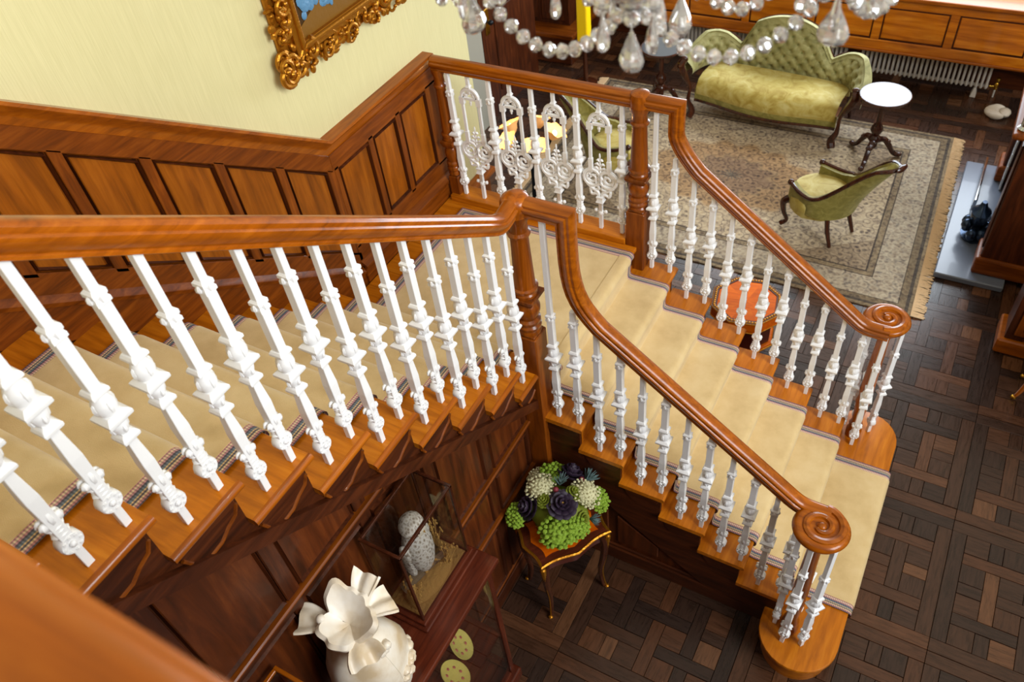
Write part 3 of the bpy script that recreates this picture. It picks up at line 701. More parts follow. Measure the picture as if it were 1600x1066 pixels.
def cline(x): return 2.056-.7755*(x-.483)           # lower rail centre line
def lower_rail(zl, x0, sgn):                        # level piece, swan neck, slope, easing to the volute
    p = [(x0, 0, zl), (.21, 0, zl)]
    zs = cline(.36)
    p += bez((.21, 0, zl-.16), (.21, 0, cline(.21)+.09), (.235, 0, cline(.235)+.035), (.36, 0, zs), 8)
    p += [(x, 0, cline(x)) for x in (.6, .9, 1.2)]
    p += bez((1.33, 0, cline(1.33)), (1.43, 0, cline(1.43)), (1.44, 0, 1.302), (1.53, 0, 1.302), 7)[0:]
    p += [(1.60, 0, 1.302)]
    return p
def volute(parent, cx, cy, zc, s):                  # s=-1 curls towards -y, +1 towards +y
    v = MB()
    v.lathe([(.05, -.044), (.105, -.044), (.112, -.036), (.112, -.020), (.134, -.008), (.140, .008), (.134, .022), (.118, .034), (.10, .034), (.05, .026), (.0005, .026)], 40, (cx, cy, zc))
    o = v.build('volute', 'rail_wood_x', parent, smooth=0.8)
    path = []; rad = []
    for i in range(61):
        t = i/60; a = -s*PI/2 + s*(t*1.62*2*PI) ; r = .112-.086*t
        path.append((cx+r*math.cos(a), cy+r*math.sin(a), zc+.026)); rad.append(.024-.010*t)
    MB().tube(path, rad, 8).build('spiral', 'rail_wood_x', o, smooth=True)
    MB().sph((cx, cy, zc+.028), .024, .024, .018, 14, 7).build('centre_button', 'rail_wood_x', o, smooth=True)
    return o
def volute_balusters(parent, cy, s):
    for dx, dy in ((-.082, -s*-.0 + .0), (-.012, .094), (.090, .068), (.012, -.092)):
        x = 1.577+dx; y = cy+s*dy
        baluster(parent, x, y, TZ[7], 1.27-TZ[7], math.atan2(dy*s, dx)+PI/2)
    nw = MB().lathe([(.05, TZ[7]), (.052, TZ[7]+.06), (.040, TZ[7]+.09), (.046, TZ[7]+.12), (.034, TZ[7]+.15), (.040, TZ[7]+.30), (.046, TZ[7]+.36), (.036, TZ[7]+.42), (.044, TZ[7]+.46), (.042, TZ[7]+.56), (.034, 1.16), (.042, 1.19), (.034, 1.22), (.036, 1.27)], 16, (1.577, cy, 0))
    nw.build('volute_newel', 'rail_wood_z', parent, smooth=0.7)
def rail_obj(parent, path, y, name='handrail', mat='rail_wood_x', lat=(0, -1, 0)):
    return MB().sweep([(p[0], y, p[2]) for p in path], RP, lat).build(name, mat, parent, smooth=0.55)
# near lower balustrade
bn = thing('balustrade', (0.8, YN, 0), 'balustrade on the near side of the lower flight, wooden handrail ending in the front volute', 'balustrade')
rail_obj(bn, lower_rail(2.785, -.0, -1), YN)
for k in range(1, 7):
    for a in (.1652, .0383):
        x = TX[k]-a; zt = 2.745 if x < .15 else cline(x)-.045
        if .15 < x < .25: zt = 2.21
        baluster(bn, x, YN, TZ[k], round(zt-TZ[k], 2))
volute(bn, 1.577, -.042, 1.302, -1); volute_balusters(bn, -.042, -1)
# far balustrade: landing and lower flight
bf = thing('balustrade', (0.3, YF, 0), 'balustrade along the far edge of landing and lower flight, with openwork scroll panels', 'balustrade')
rail_obj(bf, lower_rail(2.548, -1.43, 1), YF)
for k in range(1, 7):
    for a in (.1652, .0383):
        x = TX[k]-a; zt = 2.51 if x < .15 else cline(x)-.045
        if .15 < x < .25: zt = 2.21
        baluster(bf, x, YF, TZ[k], round(zt-TZ[k], 2))
volute(bf, 1.560, 1.535, 1.302, 1); volute_balusters(bf, 1.535, 1)
def ornate_parts():
    H = .945; o = MB()
    pass
    sq(o, [(.010, .83), (.010, H)]); sq(o, [(.011, .855), (.017, .862), (.011, .875)])
    for x in (-.062, .062):
        o.box(x-.009, x+.009, -.008, .008, .47, .775); o.box(x-.018, x+.018, -.012, .012, .735, .785); o.box(x-.013, x+.013, -.011, .011, .44, .53)
    o.tube(arc((0, .785), .062, 0, PI, 12), .013, 6); o.tube(arc((0, .785), .038, 0, PI, 10), .008, 5)
    o.box(-.065, .065, -.010, .010, .770, .785); o.sph((0, 0, .825), .016, .012, .02, 6, 4); o.sph((0, 0, .752), .012, .01, .014, 6, 4); o.sph((0, 0, .735), .007, .007, .01, 5, 3)
    for q in (-1, 1): o.sph((q*.028, 0, .80), .014, .01, .012, 6, 4); o.tube([(q*.01, 0, .80), (q*.04, 0, .81), (q*.05, 0, .79)], .006, 5)
    # boss with four knobs
    e = MB(); sq(e, [(.011, 0), (.011, .20), (.016, .205), (.026, .215), (.018, .235), (.024, .255)]); e.sph((0, 0, .125), .022, .018, .024, 8, 5)
    for dx, dz in ((-.034, .012), (.034, .012), (0, .045), (0, -.028)): e.sph((dx, 0, .125+dz), .014, .012, .014, 6, 4)
    # twin scrolls inside a heart-shaped frame
    g = MB()
    for q in (-1, 1):
        g.tube([(q*.054+.058*math.cos(2*PI*i/24), 0, .388+.060*math.sin(2*PI*i/24)) for i in range(24)], .0125, 6, closed=True)
        g.tube(spline([(q*.008, 0, .25), (q*.020, 0, .285), (q*.055, 0, .305), (q*.090, 0, .335)], 5), .011, 6)
        sc = []
        for i in range(26): t = i/25; a = PI*.5+q*-t*2.6*PI; r_s = .044-.034*t; sc.append((q*.055+r_s*math.cos(a), 0, .388+r_s*math.sin(a)))
        g.tube(sc, .009, 5)
        g.tube(spline([(q*.006, 0, .40), (q*.03, 0, .36), (q*.008, 0, .31), (q*.05, 0, .30)], 4), .008, 5)
        g.tube(spline([(q*.004, 0, .25), (q*.03, 0, .27), (q*.062, 0, .262), (q*.070, 0, .30)], 4), .010, 5)
        for dx, dz in ((.085, .36), (.075, .41), (.03, .34), (.055, .33), (.035, .405), (.088, .388)): g.sph((q*dx, 0, dz), .010, .008, .010, 5, 3)
    # leafy finial above the scrolls
    f = MB(); f.tube([(0, 0, .43), (0, 0, .56)], [.009, .004], 5)
    for z, w_ in ((.465, .045), (.495, .034), (.525, .022)):
        for q in (-1, 1): f.tube([(0, 0, z-.01), (q*w_*.6, 0, z+.004), (q*w_, 0, z-.004)], [.008, .009, .005], 5)
    f.sph((0, 0, .555), .007, .006, .022, 6, 4)
    return o, e, g, f
om = None; off = OFFS[bf.name]
for i in range(9):
    x = -1.3268+i*.1506
    if i % 2 == 0: baluster(bf, x, YF-.008, LZ+.046, .945)
    else:
        loc = (x-off[0], YF-.008-off[1], LZ+.046-off[2])
        if om is None:
            o, e, g, f = ornate_parts(); om = o.build('openwork_baluster', 'white_paint', bf, world=False, smooth=0.6)
            for nm, q in (('boss', e), ('scroll_panel', g), ('leaf_finial', f)): q.build(nm, 'white_paint', om, world=False, smooth=0.8)
            om.location = loc
        else: copy_tree(om, bf, loc)
turned_newel(bf, -.015, YF, 1.80, 2.515, .0)
turned_newel(bf, -1.40, YF, 1.72, 2.515, LZ+.0, hw=.04, k=.75)
MB().lathe([(.04, 2.50), (.058, 2.512), (.060, 2.545), (.062, 2.565), (.054, 2.592), (.03, 2.604), (.0005, 2.607)], 24, (-.015, YF, 0)).build('newel_cap', 'rail_wood_z', bf, smooth=0.7)
# upper balustrade
bu = thing('balustrade', (XU, -1.2, LZ), 'balustrade of the upper flight, long level-looking handrail over white balusters in the foreground', 'balustrade')
def uc(y): return 2.765+.0525+(-.16-y)*.7193        # centre line of the upper rail
pth = [(XU, -2.62, uc(-2.62)), (XU, -1.5, uc(-1.5)), (XU, -.6, uc(-.6))]+bez((XU, -.16, uc(-.16)), (XU, -.09, uc(-.09)), (XU, -.07, 2.775), (XU, .0, 2.79), 7)+[(XU, .05, 2.79)]
MB().sweep(pth, RP, (1, 0, 0)).build('handrail', 'rail_wood_y', bu, smooth=0.55)
turned_newel(bu, XU, YN, 1.98, 2.74, 0.0)
MB().lathe([(.045, 2.725), (.060, 2.735), (.066, 2.765), (.072, 2.785), (.070, 2.806), (.060, 2.826), (.035, 2.839), (.0005, 2.842)], 24, (XU, YN, 0)).build('newel_cap', 'rail_wood_z', bu, smooth=0.7)
for j in range(1, 12):
    for a in (.0477, .1762):
        y = UY[j]-a
        if y > 0: continue
        zt = uc(y)-.045
        baluster(bu, XU, y, UZ[j], round(zt-UZ[j], 2), PI/2)
# gallery rail beside the photographer
gr_ = thing('balustrade', (1.0, -2.44, 3.46), 'blurred gallery handrail crossing the bottom left corner close by', 'balustrade')
MB().sweep([(XU, -2.447, 4.50), (2.6, -2.447, 4.50)], [(a*1.05, b*1.05) for a, b in RP], (0, -1, 0)).build('handrail', 'rail_wood_x', gr_, smooth=0.55)
for i in range(18): baluster(gr_, .10+.14*i, -2.447, 3.573, .89)
MB().box(-0.10, 2.8, -2.75, -2.40, 3.36, 3.573).build('gallery_edge', 'dark_wood_x', gr_)
turned_newel(gr_, XU, -2.447, 4.0, 4.52, 3.3)
# ------------------------------------------------------------------ back of the hall
AY = 6.62                                           # panelled apron below the hall windows
ap = thing('trim_4', (0.2, AY, 0), None, None, kind='structure')
AX0, AX1 = -2.25, 2.75
MB().box(AX0, AX1, AY, AY+.03, .44, 1.02).build('apron_board', 'honey_panel', ap)
MB().box(AX0, AX1, AY-.02, AY, .44, .545).build('bottom_rail', 'honey_panel', ap, bevel=.006)
MB().box(AX0, AX1, AY-.02, AY, .90, 1.0).build('top_rail', 'honey_panel', ap, bevel=.006)
MB().box(AX0-.02, AX1, AY-.075, AY+.3, 1.0, 1.045).build('window_ledge', 'rail_wood_x', ap, bevel=.012, seg=2)
MB().box(AX0, AX1, AY-.04, AY+.03, .415, .445).build('bottom_moulding', 'rail_wood_x', ap, bevel=.008)
sx_ = [-2.25, -1.62, -0.90, -0.18, 0.515, 1.235, 1.99, 2.72]
for i, x in enumerate(sx_): MB().box(x, x+.085, AY-.02, AY, .545, .90).build('stile', 'honey_panel', ap, bevel=.004)
for i in range(len(sx_)-1):
    p = MB().box(sx_[i]+.10, sx_[i+1]-.015, AY-.012, AY, .565, .88).build('panel', 'honey_panel', ap, bevel=.007)
    x0, x1 = sx_[i]+.085, sx_[i+1]
    q = MB()
    for (a, b, c, d) in ((x0, x1, .545, .562), (x0, x1, .883, .90), (x0, x0+.014, .562, .883), (x1-.014, x1, .562, .883)): q.box(a, b, AY-.008, AY-.003, c, d)
    q.build('panel_shadow_gap', 'dark_wood_x', p)
wb = thing('wall_back', (0, 7.0, 0), None, None, kind='structure')
MB().box(-4.6, 3.4, 7.0, 7.15, 0, 1.05).build('recess_board', 'dark_wood_x', wb)
MB().box(-4.6, -2.27, 6.95, 7.10, 1.05, 3.2).build('wall_face', 'dark_wood_z', wb)
# radiators: separate column loops between a top and a bottom header
def radiator(x0, n, label):
    r = thing('radiator', (x0+n*.024, 6.78, 0), label, 'radiator', group=None)
    c0 = None; off = OFFS[r.name]
    for i in range(n):
        x = x0+i*.048
        if c0 is None:
            m = MB()
            for dy in (-.035, .035): m.tube([(0, dy, .12), (0, dy, .62)], .013, 6)
            m.sph((0, 0, .115), .02, .055, .03, 8, 5).sph((0, 0, .625), .02, .055, .03, 8, 5)
            c0 = m.build('radiator_column', 'radiator_paint', r, world=False, smooth=True); o = c0
        else: o = c0.copy(); COL.objects.link(o)
        o.location = (x-off[0], 0, 0)
    for z in (.115, .625): MB().tube([(x0-.02, 6.78, z), (x0+n*.048-.03, 6.78, z)], .016, 8).build('header', 'radiator_paint', r, smooth=True)
    for i in (2, n-3): MB().frust(x0+i*.048, 6.76, 0, .10, .03, .06, .012, .03).build('foot', 'radiator_paint', r, bevel=.006)
    v = MB().tube([(x0+n*.048-.02, 6.78, .115), (x0+n*.048+.04, 6.78, .115)], .014, 6).lathe([(.016, .09), (.02, .11), (.02, .16), (.012, .17), (.022, .20), (.022, .22)], 8, (x0+n*.048+.045, 6.78, 0)).build('valve', 'brass', r, smooth=True)
    MB().tube([(x0+n*.048+.045, 6.78, 0), (x0+n*.048+.045, 6.78, .10)], .009, 6).build('pipe', 'radiator_paint', v)
radiator(.46, 28, 'cream column radiator under the apron to the right of the sofa')
radiator(-1.95, 26, 'cream column radiator behind the left end of the sofa')
radiator(-.35, 14, 'cream column radiator right behind the sofa back')
# dark cupboard and door surround at the far left
cb = thing('cupboard', (-3.2, 6.4, 0), 'tall dark wooden cupboard with fluted front in the far left corner', 'cupboard')
MB().box(-3.75, -2.78, 5.98, 6.9, 0, .34).build('plinth', 'dark_wood_x', cb, bevel=.012)
MB().box(-3.79, -2.74, 5.94, 6.92, .34, .40).build('plinth_top', 'dado_wood_x', cb, bevel=.014, seg=2)
MB().box(-3.70, -2.90, 6.2, 6.9, .40, 2.6).build('carcass', 'dark_wood_z', cb)
for x0, x1 in ((-3.68, -3.32), (-3.27, -2.92)):
    d = MB().box(x0, x1, 6.175, 6.2, .46, 2.5).build('door', 'dark_wood_z', cb, bevel=.006)
    MB().box(x0+.06, x1-.06, 6.160, 6.175, .55, 2.4).build('door_panel', 'dark_wood_z', d, bevel=.008)
for x in (-3.69, -3.295, -2.905):
    for k in range(3): MB().tube([(x-.02+.02*k, 6.165, .45), (x-.02+.02*k, 6.165, 2.5)], .010, 6).build('flute', 'dark_wood_z', cb, smooth=True)
MB().box(-3.76, -2.84, 6.12, 6.92, 2.6, 2.7).build('cornice', 'dark_wood_x', cb, bevel=.02)
dr = thing('door_1', (-3.1, 4.6, 0), None, None, kind='structure')
MB().box(-3.20, -3.10, 4.55, 5.7, 0, 3.2).build('door_leaf', 'dark_wood_z', dr)
for z0, z1 in ((.25, 1.15), (1.35, 2.6)): MB().box(-3.10, -3.085, 4.8, 5.5, z0, z1).build('door_panel', 'dark_wood_z', dr, bevel=.01)
hp = MB().box(-3.10, -3.088, 4.62, 4.70, .98, 1.26).build('finger_plate', 'brass', dr, bevel=.004)
MB().sph((-3.05, 4.66, 1.12), .035, .03, .03, 10, 6).build('door_knob', 'black_iron', hp, smooth=True)
gw = thing('wall_end', (-2.4, 2.1, 0), None, None, kind='structure')
MB().box(-3.2, WX-.15, 1.98, 2.1, 0, 3.4).box(-3.22, -3.08, 2.1, 4.5, 0, 3.4).build('wall_face', 'grey_wall', gw)
yg = thing('lamp', (-2.42, 5.62, 0), 'tall bright yellow glass standard lamp beside the dark cupboard', 'lamp')
MB().lathe([(.14, 0), (.14, .03), (.03, .06), (.022, .5), (.03, .56)], 16, (-2.42, 5.62, 0)).build('lamp_foot', 'walnut', yg, smooth=0.7)
MB().frust(-2.42, 5.62, .56, 1.15, .065, .065, .06, .06).build('lamp_shade', 'yellow_glass', yg, bevel=.01)
MB().box(-2.49, -2.35, 5.55, 5.69, .54, .56).build('shade_base', 'brass', yg, bevel=.004)
# ------------------------------------------------------------------ rug
RX0, RX1, RY0, RY1 = -2.17, 1.67, 3.06, 5.84
rg = thing('rug', ((RX0+RX1)/2, (RY0+RY1)/2, 0), 'large persian rug in cream, tan and grey with a medallion and short fringes', 'rug')
cx, cy = (RX0+RX1)/2, (RY0+RY1)/2
nx, ny = 48, 36; rows = []; uvs = []
for j in range(ny+1):
    y = RY0+(RY1-RY0)*j/ny; rows.append([]); uvs.append([])
    for i in range(nx+1):
        x = RX0+(RX1-RX0)*i/nx; sk = -.035*(y-cy)*(1 if x > cx else 1)
        rows[-1].append((x+sk, y, .012+.0015*math.sin(x*3+y*2))); uvs[-1].append((x-cx, y-cy))
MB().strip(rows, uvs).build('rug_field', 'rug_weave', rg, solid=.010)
for xe, s in ((RX1, 1), (RX0, -1)):
    fm = MB(); rr_ = random.Random(5)
    for i in range(230):
        y = RY0+.01+(RY1-RY0-.02)*i/229; x = xe-.035*(y-cy); L = .095+rr_.uniform(-.01, .012)
        fm.tube([(x-s*.005, y, .014), (x+s*L*.5, y+rr_.uniform(-.006, .006), .010), (x+s*L, y+rr_.uniform(-.012, .012), .005)], .0062, 4)
    tag(fm.build('fringe', 'rug_fringe', rg), kind='stuff')
# ------------------------------------------------------------------ sofa
sf = thing('sofa', (-.21, 5.60, .016), 'buttoned green velvet sofa with serpentine back and carved mahogany legs', 'sofa', rz=-.06)
def S(x, y, z): return (x, y, z)
HW = .84                                            # half width
def seat_front(x): return -.34-.05*math.cos(x/HW*PI)+.02
rows = []
for i in range(25):
    x = -.74+1.48*i/24; f = seat_front(x); e = .03*(abs(x)/.74)**6
    rows.append([(x, f+.03, .22), (x, f, .30), (x, f+.005, .385-e), (x, f+.05, .435-e), (x, f+.15, .455-e), (x, -.05, .45-e), (x, .16, .435-e), (x, .20, .30)])
MB().strip(rows).build('seat', 'velvet_gold', sf, world=False, smooth=True, solid=.02)
rows = []
for i in range(25):
    x = -.76+1.52*i/24; f = seat_front(x); rows.append([(x, f-.004, .33), (x, f-.012, .27), (x, f-.004, .20)])
MB().strip(rows).build('seat_front', 'velvet_olive', sf, world=False, smooth=True, solid=.012)
MB().tube([(-.76+1.52*i/24, seat_front(-.76+1.52*i/24)-.008, .195) for i in range(25)], .016, 6).build('front_rail', 'walnut', sf, world=False, smooth=True)
# backrest outline height over the path along the back (t: -1..1), wrapping forward into the arms
def backpath(t):
    a = abs(t); s = 1 if t >= 0 else -1
    if a < .62: x = s*a/.62*.62; y = .24-.03*(a/.62)**2
    else:
        q = (a-.62)/.38; x = s*(.62+.26*math.sin(q*PI/2)); y = .21-.42*(1-math.cos(q*PI/2))
    return x, y
def backtop(t):
    a = abs(t)
    hump = .98-.10*min(1, a/.34)**2 if a < .34 else .88-.26*min(1, (a-.34)/.14)
    if a >= .48:
        b_ = (a-.48)/.52; hump = .62+.15*math.sin(min(1, b_*1.7)*PI/2)*(1 if b_ < .6 else max(0, 1-(b_-.6)/.4*1.1))-.03*b_
    return hump
NT, NZ = 144, 34
L_ = [0.0]                                          # arc length along the back path
for i in range(1, NT+1):
    p, q = backpath(-1+2*(i-1)/NT), backpath(-1+2*i/NT); L_.append(L_[-1]+math.hypot(q[0]-p[0], q[1]-p[1]))
SP = .125; rows = []; btn = []
def tuft(u, z):                                     # depth of the nearest button dimple and of the diamond pleats
    best = 9
    k0 = round((z-.47)/(SP*.55))
    for k in (k0-1, k0, k0+1):
        o_ = .5 if k % 2 else 0
        i0 = round(u/SP-o_)
        du = u-(i0+o_)*SP; dz = (z-.47)-k*SP*.55; best = min(best, du*du+dz*dz*1.2)
    a = abs(((u/SP+(z-.47)/(SP*1.1))+.5) % 1-.5); b = abs(((u/SP-(z-.47)/(SP*1.1))+.5) % 1-.5)
    return .026*math.exp(-best/.0009)+.008*(math.exp(-(a/.10)**2)+math.exp(-(b/.10)**2))
for i in range(NT+1):
    t = -1+2*i/NT; x, y = backpath(t); x2, y2 = backpath(t+.01 if t < .99 else t-.01); tx, ty = (x2-x, y2-y) if t < .99 else (x-x2, y-y2)
    L = math.hypot(tx, ty) or 1; nx_, ny_ = ty/L, -tx/L; h = backtop(t); r1 = []; r2 = []; u = L_[i]-L_[NT//2]
    for k in range(NZ+1):
        v = k/NZ; z = .42+(h-.42)*v; lean = .10*v*v; puff = .05*math.sin(PI*min(1, v*.94+.03))**.6+.015
        d = puff-(tuft(u, z) if .04 < v < .90 and abs(t) < .93 else 0)
        r1.append((x+nx_*(d-lean*.6), y+ny_*(d-lean*.6), z))
        if k % 6 == 0: r2.append((x-nx_*(.06+lean*.6), y-ny_*(.06+lean*.6), z-.004))
    rows.append(r1+[(x-nx_*.03, y-ny_*.03, h+.018), (x-nx_*.08, y-ny_*.08, h+.015)]+r2[::-1])
MB().strip(rows).build('backrest', 'velvet_green', sf, world=False, smooth=True)
MB().tube([(backpath(-1+2*i/NT)[0], backpath(-1+2*i/NT)[1]+.10, backtop(-1+2*i/NT)+.006) for i in range(28, NT-27)], .013, 6).build('back_frame', 'walnut', sf, world=False, smooth=True)
bt = MB()
for k in range(1, 8):
    for q in range(-7, 8):
        u = (q+(.5 if k % 2 else 0))*SP; z = .47+k*SP*.55
        i = min(range(NT+1), key=lambda n: abs(L_[n]-L_[NT//2]-u)); t = -1+2*i/NT; h = backtop(t)
        if z > h-.06 or abs(t) > .9: continue
        r = rows[i][round((z-.42)/(h-.42)*NZ)]; bt.sph(r, .010, .010, .010, 6, 4)
tag(bt.build('buttons', 'stuffed_button', sf, world=False, smooth=True), kind='stuff')
for s in (-1, 1):
    leg = spline([(s*.88, -.30, .66), (s*.90, -.36, .60), (s*.85, -.35, .48), (s*.80, -.33, .36), (s*.80, -.36, .22), (s*.76, -.34, .10), (s*.78, -.37, .03)], 5)
    n_ = len(leg); MB().tube(leg, [.030+.012*math.sin(i/n_*9) for i in range(n_)], 8).sph((s*.89, -.31, .66), .045, .035, .04, 8, 6).build('front_leg', 'walnut', sf, world=False, smooth=True)
    MB().tube([(s*.72, .24, .40), (s*.74, .27, .2), (s*.76, .34, .0)], [.03, .025, .018], 6).build('back_leg', 'walnut', sf, world=False, smooth=True)
# ------------------------------------------------------------------ nursing chairs
def nursing_chair(loc, rz, label):                   # faces +x in its own frame
    c = thing('nursing_chair', loc, label, 'chair', rz=rz)
    rows = []
    for i in range(21):
        a = -PI+2*PI*i/20
        rr1 = lambda k: (.02+.27*k*(1.05+.10*math.cos(2*a)*0)+.0, )
        px, py = math.cos(a), math.sin(a)
        wx = .30 if px > 0 else .24; wy = .285 if px > -.2 else .26
        rows.append([(wx*px*.97, wy*py*.97, .25), (wx*px, wy*py, .31), (wx*px, wy*py, .37), (wx*px*.93, wy*py*.93, .405), (wx*px*.7, wy*py*.7, .425), (wx*px*.35, wy*py*.35, .435), (0, 0, .437)])
    MB().strip(rows).build('seat', 'velvet_gold', c, world=False, smooth=True)
    # shell back: low scrolled arms rising in an S to the tall raked back
    NT = 36; rows = []; tp = []
    for i in range(NT+1):
        t = -1+2*i/NT; a = abs(t); ang = t*2.25
        x = -.03-.255*math.cos(ang)+(.10 if a > .8 else 0)*(a-.8)/.2; y = .275*math.sin(ang)
        if a < .30: h = .93-.03*(a/.3)**2
        elif a < .62: q = (a-.30)/.32; q = q*q*(3-2*q); h = .90-.40*q
        else: h = .50-.03*math.sin((a-.62)/.38*PI)
        lean = max(0, (h-.45))*.66
        r = []
        for k in range(9):
            v = k/8; z = .30+(h-.30)*v; bx = -lean*v**1.3*max(0, math.cos(ang*.6)); sq_ = 1-.10*v*max(0, 1-a*2)
            r.append((x+bx-.01, y*(1-.42*v*(1 if a < .40 else max(0, 1-(a-.40)/.25))), z))
        rows.append(r); tp.append(r[-1])
    out = [[(p[0]*1.0-.0, p[1], p[2]) for p in r] for r in rows]
    MB().strip(out).build('back', 'velvet_olive', c, world=False, smooth=True, solid=.055)
    MB().tube(tp, .018, 8).sph(tp[0], .03, .03, .03, 8, 6).sph(tp[-1], .03, .03, .03, 8, 6).build('show_frame', 'walnut', c, world=False, smooth=True)
    MB().sph((tp[NT//2][0]-.02, 0, tp[NT//2][2]+.015), .025, .07, .03, 8, 6).build('crest', 'walnut', c, world=False, smooth=True)
    for s in (-1, 1):
        lg = spline([(.20, s*.19, .33), (.25, s*.22, .27), (.24, s*.21, .16), (.21, s*.19, .07), (.25, s*.22, .024)], 5)
        MB().tube(lg, [.034, .036, .038, .036, .034, .032, .030, .028, .026, .024, .022, .021, .020, .020, .019, .018, .019, .021, .023, .024, .024][:len(lg)], 8).build('front_leg', 'walnut', c, world=False, smooth=True)
        MB().tube([(-.17, s*.15, .30), (-.20, s*.155, .15), (-.26, s*.16, 0)], [.024, .021, .016], 7).build('back_leg', 'walnut', c, world=False, smooth=True)
    return c
nursing_chair((.74, 3.93, .016), 2.72, 'green velvet nursing chair with scrolled frame seen from behind on the open rug')
nursing_chair((-1.34, 4.02, .016), 0.10, 'green velvet nursing chair seen through the white landing balustrade')
# ------------------------------------------------------------------ tripod tables
def tripod_table(loc, label, top, rot, h=.70, R=.235):
    t = thing('tripod_table', loc, label, 'table', rz=rot)
    MB().lathe([(R*.5, h-.03), (R-.01, h-.022), (R, h-.010), (R, h-.002), (R-.006, h+.004), (R-.016, h+.002)], 36).build('rim', 'walnut', t, world=False, smooth=0.7)
    MB().lathe([(.0005, h-.001), (R-.016, h-.001), (R-.016, h+.0035), (.0005, h+.0035)], 36).build('table_top', top, t, world=False)
    MB().lathe([(.05, h-.03), (.03, h-.06), (.022, h-.12), (.026, h-.26), (.022, h-.30), (.05, h-.34), (.062, h-.38), (.04, h-.42), (.03, h-.44), (.055, h-.46), (.058, h-.49), (.035, h-.51), (.04, h-.55), (.03, h-.58), (.01, h-.60)], 14).build('pedestal', 'walnut', t, world=False, smooth=0.8)
    for k in range(3):
        a = 2*PI*k/3; c, s = math.cos(a), math.sin(a)
        p = spline([(0.02*c, .02*s, h-.50), (.09*c, .09*s, h-.49), (.15*c, .15*s, h-.56), (.20*c, .20*s, h-.64), (.25*c, .25*s, h-.675), (.28*c, .28*s, h-.668)], 4)
        MB().tube(p, [.032-.014*i/len(p) for i in range(len(p))], 7).sph((.27*c, .27*s, .028), .03, .03, .022, 8, 5).sph((.13*c, .13*s, h-.52), .035, .035, .025, 7, 5).build('leg', 'walnut', t, world=False, smooth=True)
tripod_table((.93, 5.20, .016), 'round tripod table with bright silvered top beside the sofa', 'silver', 2.5)
tripod_table((-1.41, 5.45, .016), 'small round tripod table with dark glossy top left of the sofa', 'mirror_dark', .3)
# ------------------------------------------------------------------ octagonal work box
ob = thing('workbox', (.57, 2.22, 0), 'octagonal orange inlaid work table with gilt patterned rim behind the lower flight', 'work table', rz=.2)
def octa(R, n=8, ph=PI/8): return [(R*math.cos(ph+2*PI*k/n), R*math.sin(ph+2*PI*k/n)) for k in range(n)]
MB().prism(octa(.275), .40, .50, 'z').build('case', 'satinwood', ob, world=False, bevel=.004)
for k in range(8):                                   # sunburst veneer, one wedge each
    a0, a1 = PI/8+2*PI*k/8, PI/8+2*PI*(k+1)/8; R = .232
    for h_ in (0, 1):
        b0 = a0+(a1-a0)*h_/2; b1 = a0+(a1-a0)*(h_+1)/2
        rr2 = lambda a: R*math.cos(PI/8)/math.cos(a-(a0+a1)/2)
        MB().prism([(0, 0), (rr2(b0)*math.cos(b0), rr2(b0)*math.sin(b0)), (rr2(b1)*math.cos(b1), rr2(b1)*math.sin(b1))], .50, .507, 'z').build('veneer_wedge', 'satinwood', ob, world=False)
for k in range(8):
    a0, a1 = PI/8+2*PI*k/8, PI/8+2*PI*(k+1)/8; q = lambda r, a: (r*math.cos(a), r*math.sin(a))
    bd = MB().prism([q(.236, a0), q(.278, a0), q(.278, a1), q(.236, a1)], .50, .510, 'z').build('rim_band', 'leather', ob, world=False)
    m = MB()
    for i in range(9):
        t = (i+.5)/9; p0 = Vector(q(.257, a0)); p1 = Vector(q(.257, a1)); p = p0*(1-t)+p1*t
        m.sph((p.x, p.y, .511), .011, .011, .004, 6, 4)
    m.build('rim_inlay', 'gilt', bd, world=False, smooth=True)
    p0, p1 = Vector(q(.277, a0)), Vector(q(.277, a1)); mid = (p0+p1)/2
    MB().tube([(p0.x, p0.y, .505), (p1.x, p1.y, .505)], .006, 5).tube([(p0.x, p0.y, .41), (p1.x, p1.y, .41)], .005, 5).build('edge_bead', 'gilt', ob, world=False)
MB().prism(octa(.225), .18, .40, 'z').build('lower_case', 'leather', ob, world=False, bevel=.004)
MB().prism(octa(.25), .13, .18, 'z').build('base', 'satinwood', ob, world=False, bevel=.008)
MB().tube([(p[0], p[1], .155) for p in octa(.252)], .007, 5, closed=True).build('base_bead', 'gilt', ob, world=False)
for k in range(4):
    a = PI/4+k*PI/2; MB().frust(.18*math.cos(a), .18*math.sin(a), 0, .13, .02, .02, .032, .032).build('foot', 'satinwood', ob, world=False, bevel=.006)
